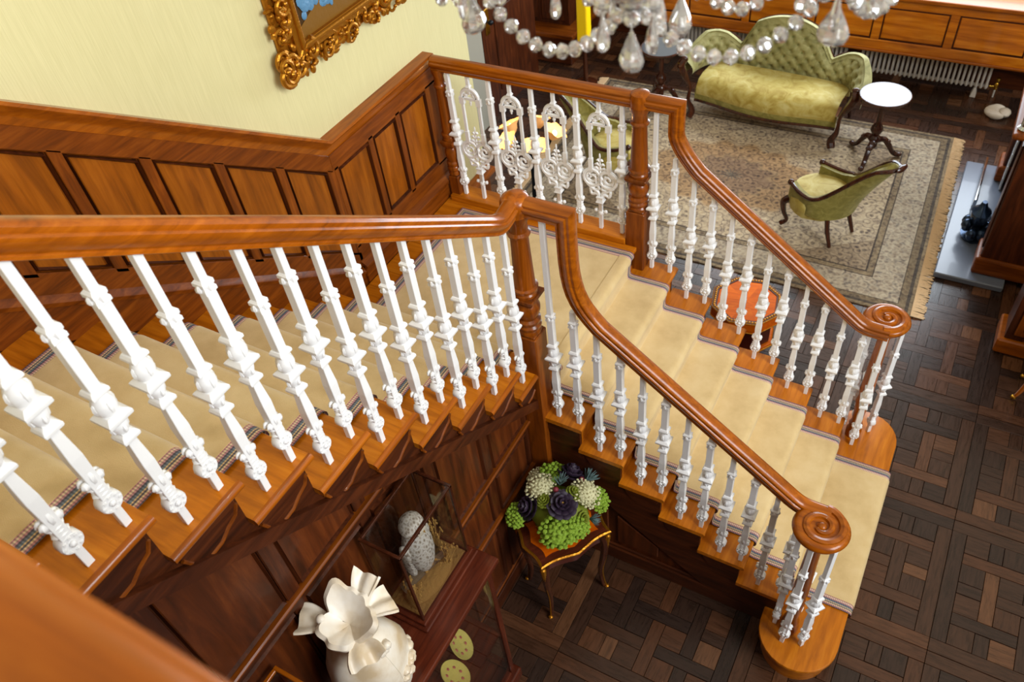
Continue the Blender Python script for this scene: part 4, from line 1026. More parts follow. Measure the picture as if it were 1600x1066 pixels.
# ------------------------------------------------------------------ lamp with flower shades
lp = thing('lamp', (-1.62, 2.86, 0), 'lit standing lamp with five orange glowing flower-shaped glass shades', 'lamp')
MB().lathe([(.16, 0), (.16, .02), (.06, .05), (.03, .09), (.02, .3), (.028, .5), (.02, .6), (.018, .95), (.04, 1.0), (.05, 1.04), (.03, 1.08), (.015, 1.12)], 16, (-1.62, 2.86, 0)).build('stand', 'black_iron', lp, smooth=0.7)
for k in range(5):
    a = .4+2*PI*k/5; c, s = math.cos(a), math.sin(a); bx, by = -1.62, 2.86; R = .19
    ar = MB().tube(spline([(bx, by, 1.03), (bx+.08*c, by+.08*s, .98), (bx+.15*c, by+.15*s, 1.0), (bx+R*c, by+R*s, 1.08)], 5), .008, 6).build('arm', 'black_iron', lp, smooth=True)
    cx_, cy_, cz_ = bx+R*c, by+R*s, 1.08; rows = []
    ca, sa = math.cos(.5), math.sin(.5)
    def tilt(px, py, pz):                           # lean the shade outwards
        u = px*c+py*s; v = -px*s+py*c; u2 = u*ca+pz*sa; z2 = -u*sa+pz*ca
        return (cx_+u2*c-v*s, cy_+u2*s+v*c, cz_+z2)
    for i in range(25):
        g = 2*PI*i/24; sc = 1+.16*math.cos(6*g)
        rows.append([tilt(.018*math.cos(g), .018*math.sin(g), 0), tilt(.045*math.cos(g), .045*math.sin(g), .03), tilt(.058*math.cos(g), .058*math.sin(g), .065), tilt(.098*sc*math.cos(g), .098*sc*math.sin(g), .10)])
    MB().strip(rows).build('shade', 'lit_shade', ar, smooth=True, solid=.003)
    q = tilt(0, 0, .06); MB().sph(q, .022, .022, .03, 8, 6).build('bulb', 'lit_bulb', ar, smooth=True)
    l = bpy.data.lights.new('lamp_bulb_light', 'POINT'); l.energy = 1.3; l.color = (1.0, .62, .28); l.shadow_soft_size = .03
    lo = bpy.data.objects.new('lamp_bulb_light', l); COL.objects.link(lo); lo.location = tilt(0, 0, .13)
# ------------------------------------------------------------------ fireplace on the right
fp = thing('fireplace', (2.3, 4.4, 0), 'dark carved wooden fireplace surround with grey marble hearth at the right edge', 'fireplace')
MB().box(1.79, 2.32, 3.63, 5.40, 0, .055).build('hearth_slab', 'grey_marble', fp, bevel=.008)
MB().box(2.08, 2.75, 3.76, 4.0, .055, 1.35).build('pier', 'dark_wood_z', fp, bevel=.01)
MB().box(2.05, 2.75, 3.73, 4.03, .055, .22).build('pier_base', 'dado_wood_x', fp, bevel=.02, seg=2)
MB().box(2.066, 2.08, 3.80, 3.96, .28, 1.26).build('pier_panel', 'dark_wood_z', fp, bevel=.012)
MB().box(2.08, 2.75, 5.16, 5.38, .055, 1.35).build('pier', 'dark_wood_z', fp, bevel=.01)
MB().box(2.05, 2.75, 5.13, 5.41, .055, .22).build('pier_base', 'dado_wood_x', fp, bevel=.02, seg=2)
MB().box(1.97, 2.78, 3.70, 5.48, 1.35, 1.40).build('mantel_shelf', 'dado_wood_y', fp, bevel=.02, seg=2)
MB().box(2.10, 2.75, 4.0, 5.16, .95, 1.35).build('frieze', 'dark_wood_y', fp, bevel=.01)
tl_ = MB().box(2.62, 2.75, 4.0, 5.16, .055, .95).build('firebox', 'dark_void', fp)
for i in range(6):
    for (y, w_) in ((4.03, .13), (5.0, .13)): MB().box(2.11, 2.125, y, y+w_, .06+.13*i, .06+.13*i+.126).build('tile', 'tile_white', fp, bevel=.003)
hz = MB()
fg = thing('fire_basket', (2.0, 4.25, .055), 'blue-black cast iron fire dog standing on the grey hearth', 'fire basket')
for a in range(7):
    g = 2*PI*a/7; MB().sph((2.0+.085*math.cos(g), 4.25+.13*math.sin(g), .16+.03*math.sin(a*2)), .045, .05, .06, 8, 6).build('leaf_scroll', 'blue_iron', fg, smooth=True)
MB().lathe([(.10, 0), (.11, .03), (.05, .06), (.04, .12), (.075, .18), (.08, .26), (.04, .30), (.02, .36)], 12, (2.0, 4.25, .055), sy=1.3).build('urn', 'blue_iron', fg, smooth=True)
MB().tube(spline([(2.05, 4.25, .10), (2.16, 4.28, .09), (2.26, 4.30, .16), (2.33, 4.3, .08)], 5), .022, 7).build('bar', 'black_iron', fg, smooth=True)
fe = thing('fender', (2.0, 4.9, .055), 'low polished steel fender along the back of the hearth', 'fender')
MB().box(1.93, 1.96, 4.62, 5.30, .075, .16).build('fender_plate', 'chrome', fe, bevel=.004)
MB().tube([(1.945, 4.60, .17), (1.945, 5.32, .17)], .012, 7).build('fender_rail', 'chrome', fe, smooth=True)
for y in (4.64, 5.28): MB().sph((1.945, y, .075), .022, .022, .02, 8, 5).build('foot', 'chrome', fe, smooth=True)
# tall cabinet corner in front of the fireplace
pc = thing('cabinet', (2.75, 3.05, 0), 'panelled wooden cabinet corner at the right edge before the fireplace', 'cabinet')
MB().box(2.34, 3.2, 2.92, 3.24, 0, .14).build('plinth', 'rail_wood_x', pc, bevel=.012)
MB().box(2.38, 3.2, 2.95, 3.22, .14, 1.1).build('carcass', 'dark_wood_z', pc, bevel=.006)
for x0, x1 in ((2.43, 2.76), (2.80, 3.15)):
    d = MB().box(x0, x1, 2.935, 2.95, .20, 1.04).build('door', 'dado_wood_z', pc, bevel=.005)
    MB().box(x0+.05, x1-.05, 2.925, 2.935, .26, .98).build('door_panel', 'dark_wood_z', d, bevel=.008)
MB().box(2.33, 3.2, 2.90, 3.25, 1.1, 1.14).build('cabinet_top', 'rail_wood_x', pc, bevel=.01)
# odds and ends at the right edge
so = thing('side_chair', (2.72, 2.55, 0), 'gilt tipped leg of a side chair entering at the right edge', 'chair')
for (x, y) in ((2.54, 2.48), (2.58, 2.72), (2.90, 2.42), (2.92, 2.70)):
    lg = MB().tube(spline([(x+.10, y+.02, .42), (x+.05, y+.01, .25), (x+.02, y, .10), (x, y, .03)], 4), [.024-.001*i for i in range(13)], 7).build('leg', 'rail_wood_z', so, smooth=True)
    MB().sph((x-.005, y, .022), .022, .018, .02, 8, 6).build('brass_tip', 'brass', lg, smooth=True)
MB().box(2.62, 3.05, 2.36, 2.78, .42, .46).build('seat_rail', 'rail_wood_x', so, bevel=.01)
MB().frust(2.835, 2.57, .46, .52, .21, .20, .18, .17).build('seat_pad', 'velvet_olive', so, bevel=.012)
MB().tube([(3.03, 2.38, .46), (3.08, 2.38, .95)], .018, 7).build('back_post', 'rail_wood_z', so, smooth=True)
MB().tube([(3.03, 2.76, .46), (3.08, 2.76, .95)], .018, 7).build('back_post', 'rail_wood_z', so, smooth=True)
MB().box(3.06, 3.09, 2.38, 2.76, .80, .95).build('back_rail', 'rail_wood_y', so, bevel=.01)
sc_ = thing('vase', (2.04, 3.80, 1.40), 'tall slim silvered glass column vase on the mantel shelf at the right edge', 'vase')
MB().lathe([(.05, 0), (.055, .01), (.038, .03), (.036, .06), (.040, .55), (.044, .56), (.040, .57)], 18, (2.04, 3.80, 1.40)).build('column', 'chrome', sc_, smooth=0.6)
MB().lathe([(.042, .27), (.045, .28), (.042, .29)], 18, (2.04, 3.80, 1.40)).build('band', 'silver', sc_, smooth=0.6)
sh = thing('shell', (1.98, 6.42, 0), 'pale fluted shell on the dark floor by the radiator valve', 'shell')
for k in range(7):
    a = -1.0+2.0*k/6; MB().sph((1.98-.10*math.cos(a), 6.42-.10*math.sin(a), .04), .075, .028, .04, 8, 6, ).build('rib', 'white_shell', sh, smooth=True)
MB().sph((2.0, 6.42, .045), .06, .07, .045, 10, 6).build('hinge', 'white_shell', sh, smooth=True)
# ------------------------------------------------------------------ gilt framed painting on the yellow wall
pa = thing('painting', (WX, 1.1, 2.97), 'oil painting in a heavy carved gilt frame on the yellow wall', 'painting')
fy0, fy1, fz0, fz1 = .215, 2.0-.1, 2.965, 4.6
iy0, iy1, iz0, iz1 = .445, 1.67, 3.145, 4.42
XP = WX
MB().box(XP+.012, XP+.03, iy0-.03, iy1+.03, iz0-.03, iz1+.03).build('canvas', 'canvas_dark', pa)
cv = XP+.031
def blob(name, pts, mat, d=.004): return MB().prism(pts, cv, cv+d, 'x').build(name, mat, pa)
blob('painted_floor', [(iy0, iz0), (iy1, iz0), (iy1, iz0+.16), (iy0+.35, iz0+.20), (iy0, iz0+.05)], 'canvas_brown', .0015)
dr_ = MB(); rr_ = random.Random(2)
for i in range(60): dr_.sph((cv+rr_.uniform(0, .006), .63+rr_.uniform(-.12, .12), 3.36+rr_.uniform(-.12, .16)), .006, rr_.uniform(.015, .05), rr_.uniform(.02, .05), 8, 5)
dr_.build('painted_dress', 'dress_blue', pa, smooth=True)
blob('painted_sleeve', [(.76, 3.33), (.82, 3.30), (.86, 3.40), (.80, 3.46)], 'skin_tone', .003)
blob('painted_shoe', [(.90, 3.30), (.96, 3.27), (1.0, 3.36), (.94, 3.40)], 'dark_void', .003)
# inner slip and moulded sides
def frame_side(a, b, prof, lat): return MB().sweep([a, b], prof, lat)
def ringbox(m, y0, y1, z0, z1, w_, x0, x1):
    m.prism([(y0, z0), (y1, z0), (y1-w_, z0+w_), (y0+w_, z0+w_)], x0, x1, 'x'); m.prism([(y0, z1), (y0+w_, z1-w_), (y1-w_, z1-w_), (y1, z1)], x0, x1, 'x')
    m.prism([(y0, z0), (y0+w_, z0+w_), (y0+w_, z1-w_), (y0, z1)], x0, x1, 'x'); m.prism([(y1, z0), (y1, z1), (y1-w_, z1-w_), (y1-w_, z0+w_)], x0, x1, 'x'); return m
ringbox(MB(), iy0-.06, iy1+.06, iz0-.06, iz1+.06, .062, XP, XP+.06).build('slip', 'gilt', pa, bevel=.006)
ringbox(MB(), iy0-.03, iy1+.03, iz0-.03, iz1+.03, .03, XP+.05, XP+.075).build('inner_bead', 'gilt', pa, bevel=.01, seg=2)
ringbox(MB(), iy0-.15, iy1+.15, iz0-.13, iz1+.13, .10, XP, XP+.035).build('frame_side', 'gilt', pa, bevel=.01)
# carved acanthus scrolls round the outside
ac = MB(); rr_ = random.Random(11)
def scroll(m, y, z, r, q, ph, x):
    pts = []; rad = []
    for i in range(16):
        t = i/15; a = ph+q*t*1.7*PI; rs = r*(1-.82*t); pts.append((x+.012*t, y+rs*math.cos(a), z+rs*math.sin(a))); rad.append(r*(.26-.10*t))
    m.tube(pts, rad, 7); m.sph((x+.02, pts[-1][1], pts[-1][2]), r*.24, r*.24, r*.24, 7, 5)
per = []
n_ = 13
for i in range(n_): per.append((fy0+.10+(fy1-fy0-.2)*(i+.5)/n_, fz0+.085, 0))
for i in range(n_): per.append((fy0+.10+(fy1-fy0-.2)*(i+.5)/n_, fz1-.085, 0))
for i in range(12): per.append((fy0+.11, fz0+.12+(fz1-fz0-.24)*(i+.5)/12, 1)); per.append((fy1-.11, fz0+.12+(fz1-fz0-.24)*(i+.5)/12, 1))
for y, z, v in per:
    m = MB()
    for k in range(3): scroll(m, y+rr_.uniform(-.045, .045), z+rr_.uniform(-.045, .045), rr_.uniform(.040, .065), rr_.choice((-1, 1)), rr_.uniform(0, 6.28), XP+.035+rr_.uniform(0, .025))
    for k in range(4): m.sph((XP+.045, y+rr_.uniform(-.06, .06), z+rr_.uniform(-.06, .06)), .016, rr_.uniform(.012, .03), rr_.uniform(.012, .03), 7, 5)
    m.build('carved_scroll', 'gilt', pa, smooth=True)
for y in (fy0+.08, fy1-.08):
    for z in (fz0+.08, fz1-.08):
        m = MB()
        for k in range(6): scroll(m, y+rr_.uniform(-.05, .05), z+rr_.uniform(-.05, .05), rr_.uniform(.055, .085), rr_.choice((-1, 1)), rr_.uniform(0, 6.28), XP+.045+rr_.uniform(0, .03))
        m.build('carved_corner', 'gilt', pa, smooth=True)
# ------------------------------------------------------------------ display cabinet under the stairs
VT = 1.475; vx0, vx1, vy0, vy1 = -.075, .235, -2.55, -.985
vc = thing('display_cabinet', (.08, -1.75, 0), 'glazed mahogany display cabinet under the stairs with plates inside', 'cabinet')
MB().box(vx0, vx1+.035, vy0, vy1+.035, VT-.035, VT).build('cabinet_top', 'mahogany_y', vc, bevel=.008, seg=2)
MB().box(vx0, vx1, vy0, vy1, VT-.10, VT-.035).build('top_rail', 'mahogany_y', vc, bevel=.004) if False else None
fr_ = .035
for x in (vx0, vx1-fr_):
    for y in (vy0, vy1-fr_): MB().box(x, x+fr_, y, y+fr_, .16, VT-.035).build('post', 'mahogany_z', vc, bevel=.004)
for z in (.18, VT-.065):
    MB().box(vx1-.03, vx1, vy0+fr_, vy1-fr_, z, z+.03).build('front_rail', 'mahogany_y', vc, bevel=.003)
    MB().box(vx0+fr_, vx1-fr_, vy1-.03, vy1, z, z+.03).build('end_rail', 'mahogany_x', vc, bevel=.003)
MB().box(vx0, vx1+.03, vy0, vy1+.03, .08, .18).build('plinth', 'mahogany_y', vc, bevel=.014, seg=2)
MB().box(vx0+.02, vx1-.02, vy0+.02, vy1-.02, .70, .715).build('shelf', 'mahogany_y', vc)
MB().box(vx1-.012, vx1-.008, vy0+fr_, vy1-fr_, .63, VT-.065).build('front_glass', 'pane', vc)
MB().box(vx0+fr_, vx1-fr_, vy1-.012, vy1-.008, .63, VT-.065).build('end_glass', 'pane', vc)
MB().box(vx1-.012, vx1-.008, vy0+fr_, vy1-fr_, .18, .63).build('lower_glass', 'pane', vc)
for x in (vx0+.04, vx1-.06):
    for y in (vy0+.05, vy1-.07): MB().lathe([(.03, 0), (.035, .03), (.02, .06), (.03, .08)], 10, (x, y, 0)).build('foot', 'mahogany_z', vc, smooth=0.7)
def plate(loc, R, label, tilt):
    p = thing('plate', loc, label, 'plate'); p.rotation_euler = tilt
    MB().lathe([(R*.45, 0), (R*.55, .003), (R*.75, .010), (R, .018), (R*.99, .022), (R*.74, .014), (R*.5, .007), (.0005, .006)], 28).build('dish', 'plate_glaze', p, world=False, smooth=0.8)
    m = MB()
    for k in range(7): a = 2*PI*k/7; m.sph((R*.55*math.cos(a), R*.55*math.sin(a), .010), .010, .010, .003, 6, 4)
    m.build('printed_roses', 'rose_print', p, world=False, smooth=True)
plate((.08, -1.20, .80), .085, 'yellow-green plate with rose sprigs leaning at the back inside the display cabinet', (-.5, .75, 0))
plate((.13, -1.34, .765), .085, 'yellow-green plate with rose sprigs lying in front inside the display cabinet', (-.35, .5, .3))
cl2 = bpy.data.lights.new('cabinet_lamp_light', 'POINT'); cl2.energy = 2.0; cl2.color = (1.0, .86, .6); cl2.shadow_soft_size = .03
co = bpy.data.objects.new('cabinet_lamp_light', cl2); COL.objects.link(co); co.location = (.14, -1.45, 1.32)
# ------------------------------------------------------------------ glass case with stuffed owl
cx0, cx1, cy0, cy1 = -.078, .135, -1.392, -.995
cz0, cz1 = VT, 2.075
gc = thing('glass_case', ((cx0+cx1)/2, (cy0+cy1)/2, VT), 'glass case with brown wooden frame standing on the display cabinet top', 'display case')
MB().box(cx0-.0, cx1+.032, cy0-.03, cy1+.03, cz0, cz0+.022).build('base_step', 'mahogany_y', gc, bevel=.005)
MB().box(cx0, cx1+.016, cy0-.015, cy1+.015, cz0+.022, cz0+.045).build('base', 'mahogany_y', gc, bevel=.006, seg=2)
for x in (cx0, cx1-.013):
    for y in (cy0, cy1-.013): MB().box(x, x+.013, y, y+.013, cz0+.045, cz1).build('corner_bar', 'walnut', gc, bevel=.002)
for y in (cy0, cy1-.014): MB().box(cx0, cx1, y, y+.014, cz1-.012, cz1+.004).build('top_bar', 'walnut', gc, bevel=.002)
for x in (cx0, cx1-.014): MB().box(x, x+.014, cy0+.014, cy1-.014, cz1-.012, cz1+.004).build('top_bar', 'walnut', gc, bevel=.002)
MB().box(cx0+.01, cx1-.01, cy0+.01, cy1-.01, cz1-.006, cz1-.003).build('top_pane', 'pane', gc)
for y in (cy0+.005, cy1-.008): MB().box(cx0+.013, cx1-.013, y, y+.003, cz0+.045, cz1-.012).build('side_pane', 'pane', gc)
MB().box(cx1-.008, cx1-.005, cy0+.013, cy1-.013, cz0+.045, cz1-.012).build('front_pane', 'pane', gc)
MB().box(cx0+.002, cx0+.005, cy0+.013, cy1-.013, cz0+.045, cz1-.012).build('back_pane', 'pane', gc)
MB().box(cx0+.014, cx1-.014, cy0+.014, cy1-.014, cz0+.045, cz0+.050).build('case_floor', 'moss', gc)
ow = thing('stuffed_owl', (.03, -1.19, cz0+.045), 'stuffed pale grey barn owl perched inside the glass case', 'bird')
ox, oy, oz = .03, -1.19, cz0+.045
rows = []
prof = [(.012, .06), (.036, .10), (.058, .16), (.070, .24), (.070, .31), (.056, .37), (.042, .395), (.053, .42), (.058, .448), (.050, .478), (.028, .502), (.002, .512)]
m = MB(); m.lathe([(r, z) for r, z in prof], 18, (ox, oy, oz), sx=.95, sy=1.05); m.build('body', 'plumage', ow, smooth=True)
for s in (-1, 1):
    m = MB()
    for k in range(5): m.sph((ox-.012-.004*k, oy+s*(.074-.004*k), oz+.31-.045*k), .030, .019, .055, 8, 6)
    m.build('wing', 'plumage', ow, smooth=True)
    MB().sph((ox+.056, oy+s*.022, oz+.455), .008, .008, .009, 8, 6).build('eye', 'dark_void', ow, smooth=True)
    MB().tube([(ox+.015, oy+s*.02, oz+.14), (ox+.02, oy+s*.022, oz+.085)], .010, 6).build('leg', 'straw', ow, smooth=True)
MB().lathe([(.030, 0), (.032, .004), (.002, .012)], 14, mat=Matrix.Translation((ox+.056, oy, oz+.448)) @ Matrix.Rotation(PI/2, 4, 'Y')).build('facial_disc', 'white_shell', ow, smooth=True)
MB().tube([(ox+.066, oy, oz+.448), (ox+.075, oy, oz+.435)], [.006, .001], 5).build('beak', 'straw', ow)
MB().frust(ox-.05, oy, oz+.03, oz+.16, .008, .035, .012, .03).build('tail', 'plumage', ow, bevel=.004)
gdm = thing('moss_ground', (.03, -1.19, cz0+.045), 'mossy mound with a log on the glass case floor', 'moss')
MB().sph((.03, -1.19, cz0+.045), .09, .17, .05, 16, 8).build('mound', 'moss', gdm, smooth=True)
MB().tube([(-.02, -1.32, cz0+.09), (.03, -1.2, cz0+.125), (.06, -1.06, cz0+.10)], [.028, .024, .018], 8).build('log', 'bark', gdm, smooth=True)
rr_ = random.Random(4)
for k, (x, y, c_) in enumerate(((.08, -1.36, 'at the left corner'), (.09, -1.10, 'in front of the owl'), (.0, -1.05, 'at the back right corner'))):
    g = thing('dried_grass', (x, y, cz0+.045), 'tuft of dried straw-coloured grass %s of the glass case' % c_, 'dried grass')
    for i in range(16):
        a = rr_.uniform(0, 6.28); L = rr_.uniform(.12, .30) if k != 1 else rr_.uniform(.06, .16); d = rr_.uniform(.01, .045)
        xe = min(max(x+d*math.cos(a), cx0+.02), cx1-.02); ye = min(max(y+d*1.6*math.sin(a), cy0+.02), cy1-.02)
        st = MB().tube([(x, y, cz0+.05), ((x+xe)/2, (y+ye)/2, cz0+.05+L*.6), (xe, ye, cz0+.05+L)], .0016, 4)
        for q in range(4): st.sph((xe+rr_.uniform(-.006, .006), ye+rr_.uniform(-.006, .006), cz0+.05+L*(.8+.06*q)), .0045, .0045, .008, 5, 4)
        st.build('stem', 'straw', g)
# second glass case, only its far top corner shows
g2 = thing('glass_case', (.03, -2.15, VT), 'second glass case at the bottom edge, only its reddish top corner showing', 'display case')
a0, a1, b0, b1, t1 = -.075, .15, -2.36, -1.945, 2.02
MB().box(a0, a1+.02, b0-.02, b1+.02, VT, VT+.03).build('base', 'mahogany_y', g2, bevel=.005)
for x in (a0, a1-.014):
    for y in (b0, b1-.014): MB().box(x, x+.014, y, y+.014, VT+.03, t1).build('corner_bar', 'mahogany_z', g2, bevel=.002)
for y in (b0, b1-.016): MB().box(a0, a1, y, y+.016, t1-.012, t1+.004).build('top_bar', 'rail_wood_x', g2, bevel=.002)
for x in (a0, a1-.016): MB().box(x, x+.016, b0+.016, b1-.016, t1-.012, t1+.004).build('top_bar', 'rail_wood_y', g2, bevel=.002)
MB().box(a0+.01, a1-.01, b0+.01, b1-.01, t1-.006, t1-.003).build('top_pane', 'pane', g2)
MB().box(a0+.014, a1-.014, b1-.008, b1-.005, VT+.03, t1-.012).build('side_pane', 'pane', g2)
MB().box(a1-.008, a1-.005, b0+.014, b1-.014, VT+.03, t1-.012).build('front_pane', 'pane', g2)
MB().box(a0+.014, a1-.014, b0+.014, b1-.014, VT+.03, VT+.05).build('dark_lining', 'dark_void', g2)
# ------------------------------------------------------------------ ceramic vase like a tied bag
jx, jy = .095, -1.69; VS = 1.36; VZ = 1.62
vz = thing('ceramic_vase', (jx, jy, VT), 'cream ceramic vase shaped like a tied cloth bag with ruffled neck and bow', 'vase')
rows = []
bp_ = [(.070, 0), (.095, .02), (.112, .06), (.120, .11), (.116, .17), (.098, .23), (.070, .275), (.048, .30), (.046, .315)]
for i in range(41):
    a = 2*PI*i/40; rows.append([])
    for r, z in bp_:
        f = 1+.045*math.sin(5*a+z*14)*(.3+z*2.5)*(r < .118); rows[-1].append((jx+VS*r*f*math.cos(a), jy+VS*r*f*math.sin(a)*1.05, VT+VZ*z))
MB().strip(rows).build('body', 'bisque', vz, smooth=True, solid=.006)
rows = []
for i in range(97):
    a = 2*PI*i/96; rf = .011*math.sin(3*a+.6)+.007*math.sin(5*a+1)+.003*math.sin(11*a); rows.append([])
    for r, z, k in ((.044, .305, 0), (.060, .335, .5), (.080, .36, 1.0), (.090, .374, 1.25), (.092, .382, 1.25), (.084, .386, 1.1), (.064, .376, .8), (.034, .356, .4), (.001, .345, 0)): rows[-1].append((jx+1.12*(r+rf*k)*math.cos(a), jy+1.12*(r+rf*k)*math.sin(a), VT+VZ*(z+.7*rf*k+.022*k*math.cos(a-2.2))))
MB().strip(rows).build('ruffled_neck', 'bisque', vz, smooth=True, solid=.007)
MB().tube([(jx+VS*.052*math.cos(2*PI*i/20), jy+VS*.052*math.sin(2*PI*i/20), VT+VZ*.305) for i in range(20)], .011, 7, closed=True).build('cord', 'bisque', vz, smooth=True)
def bowloop(name, d, L, W, up):
    d = Vector(d).normalized(); sd = Vector((-d.y, d.x, 0)); rows = []
    for i in range(15):
        t = i/14; rows.append([])
        for k in range(17):
            v = -1+2*k/16; wv = W*(.22+.78*math.sin(t*PI/2)); fold = .011*math.cos(v*5.2+1.0)*t+.012*math.sin(t*PI)
            p = Vector((jx, jy, VT+VZ*.335))+1.2*(d*(.05+L*t)+sd*(v*wv)+Vector((0, 0, up*t+fold-.02*t*t+.02*abs(v)*t))); rows[-1].append(tuple(p))
    MB().strip(rows).build(name, 'bisque', vz, smooth=True, solid=.010)
bowloop('bow_wing', (-.75, -.35, 0), .11, .060, .05); bowloop('bow_wing', (.45, .9, 0), .10, .055, .01)
bowloop('bow_tail', (.95, -.55, 0), .085, .065, -.01); bowloop('bow_tail', (-.1, 1.0, 0), .10, .05, .10)
MB().sph((jx-.085, jy-.05, VT+VZ*.385), .02).build('bead', 'bisque', vz, smooth=True)
m = MB(); rr_ = random.Random(9)
for i in range(9): m.sph((jx+.115+rr_.uniform(-.025, .025), jy+.01+rr_.uniform(-.04, .04), VT+VZ*.27+rr_.uniform(-.03, .03)), rr_.uniform(.013, .022), seg=7, rings=5)
m.build('knot', 'bisque', vz, smooth=True)
m = MB()
for i in range(12): a = .1+i*.09; m.sph((jx+VS*.120*math.cos(a), jy+VS*.124*math.sin(a), VT+VZ*.12+.03*math.sin(i*1.7)), .024, .024, .018, 7, 5)
m.build('leaf_spray', 'bisque', vz, smooth=True)
# ------------------------------------------------------------------ small serpentine table with flowers
U2 = Vector((.55, .835)).normalized(); V2 = Vector((-U2.y, U2.x)); LA, LB = .23, .175
tc = Vector((.238, -.562))+U2*LA+V2*LB
ft = thing('side_table', (tc.x, tc.y, 0), 'small serpentine rosewood table with gilt edge and gilt-mounted cabriole legs', 'table', rz=math.atan2(U2.y, U2.x))
def serp(a, b, n=14, amp=.028):
    cs = [(-a, -b), (a, -b), (a, b), (-a, b)]; out = []
    for k in range(4):
        p, q = Vector(cs[k]), Vector(cs[(k+1) % 4]); d = (q-p); nrm = Vector((d.y, -d.x)).normalized()
        for i in range(n):
            t = i/n; w_ = amp*(math.sin(PI*t)**2*1.3-.55+.30*abs(math.cos(PI*t))); w_ = amp*(.9*math.sin(PI*t)**2-.9*math.sin(2*PI*min(t, 1-t))*.55)
            pp = p+d*t+nrm*w_; out.append((pp.x, pp.y))
    return out
TH = .70
MB().prism(serp(LA, LB), TH-.022, TH, 'z').build('table_top', 'mahogany_x', ft, world=False, smooth=0.5)
MB().prism(serp(LA-.05, LB-.045), TH, TH+.002, 'z').build('inlay_panel', 'satinwood', ft, world=False)
MB().tube([(p[0], p[1], TH-.004) for p in serp(LA+.002, LB+.002)], .010, 6, closed=True).build('gilt_edge', 'gilt', ft, world=False, smooth=True)
MB().prism(serp(LA-.026, LB-.026), TH-.13, TH-.022, 'z').build('apron', 'leather', ft, world=False, smooth=0.5)
for sx2 in (-1, 1):
    for sy2 in (-1, 1):
        px, py = sx2*(LA-.035), sy2*(LB-.035)
        p = spline([(px, py, TH-.05), (px+sx2*.012, py+sy2*.012, TH-.13), (px+sx2*.006, py+sy2*.006, TH-.30), (px-sx2*.012, py-sy2*.012, TH-.50), (px, py, .03), (px+sx2*.014, py+sy2*.014, .01)], 4)
        lg = MB().tube(p, [.030-.017*min(1, i/16) for i in range(len(p))], 8).build('leg', 'walnut', ft, world=False, smooth=True)
        m = MB()
        for k in range(7): m.sph((px+sx2*(.026-.001*k), py+sy2*(.026-.001*k), TH-.06-.024*k), .021-.0018*k, .021-.0018*k, .019, 7, 5)
        m.build('gilt_mount', 'gilt', lg, world=False, smooth=True)
        MB().tube([(q[0]+sx2*.012, q[1]+sy2*.012, q[2]) for q in p[8:]], .0045, 5).sph((px+sx2*.016, py+sy2*.016, .012), .016, .016, .012, 7, 5).build('gilt_sabot', 'gilt', lg, world=False, smooth=True)
# tray carrying the bouquet
fx_, fy_ = tc.x-.036, tc.y+.045
tr = thing('planter', (fx_, fy_, TH+.002), 'low rosewood planter with gilt rim carrying the bouquet', 'planter', rz=math.atan2(U2.y, U2.x))
MB().prism(serp(.135, .105, amp=.018), 0, .05, 'z').build('box', 'leather', tr, world=False, smooth=0.5)
MB().tube([(p[0], p[1], .048) for p in serp(.137, .107, amp=.018)], .005, 6, closed=True).build('gilt_rim', 'gilt', tr, world=False, smooth=True)
for sx2 in (-1, 1):
    for sy2 in (-1, 1): MB().sph((sx2*.135, sy2*.105, .03), .013, .013, .02, 7, 5).build('corner_mount', 'gilt', tr, world=False, smooth=True)
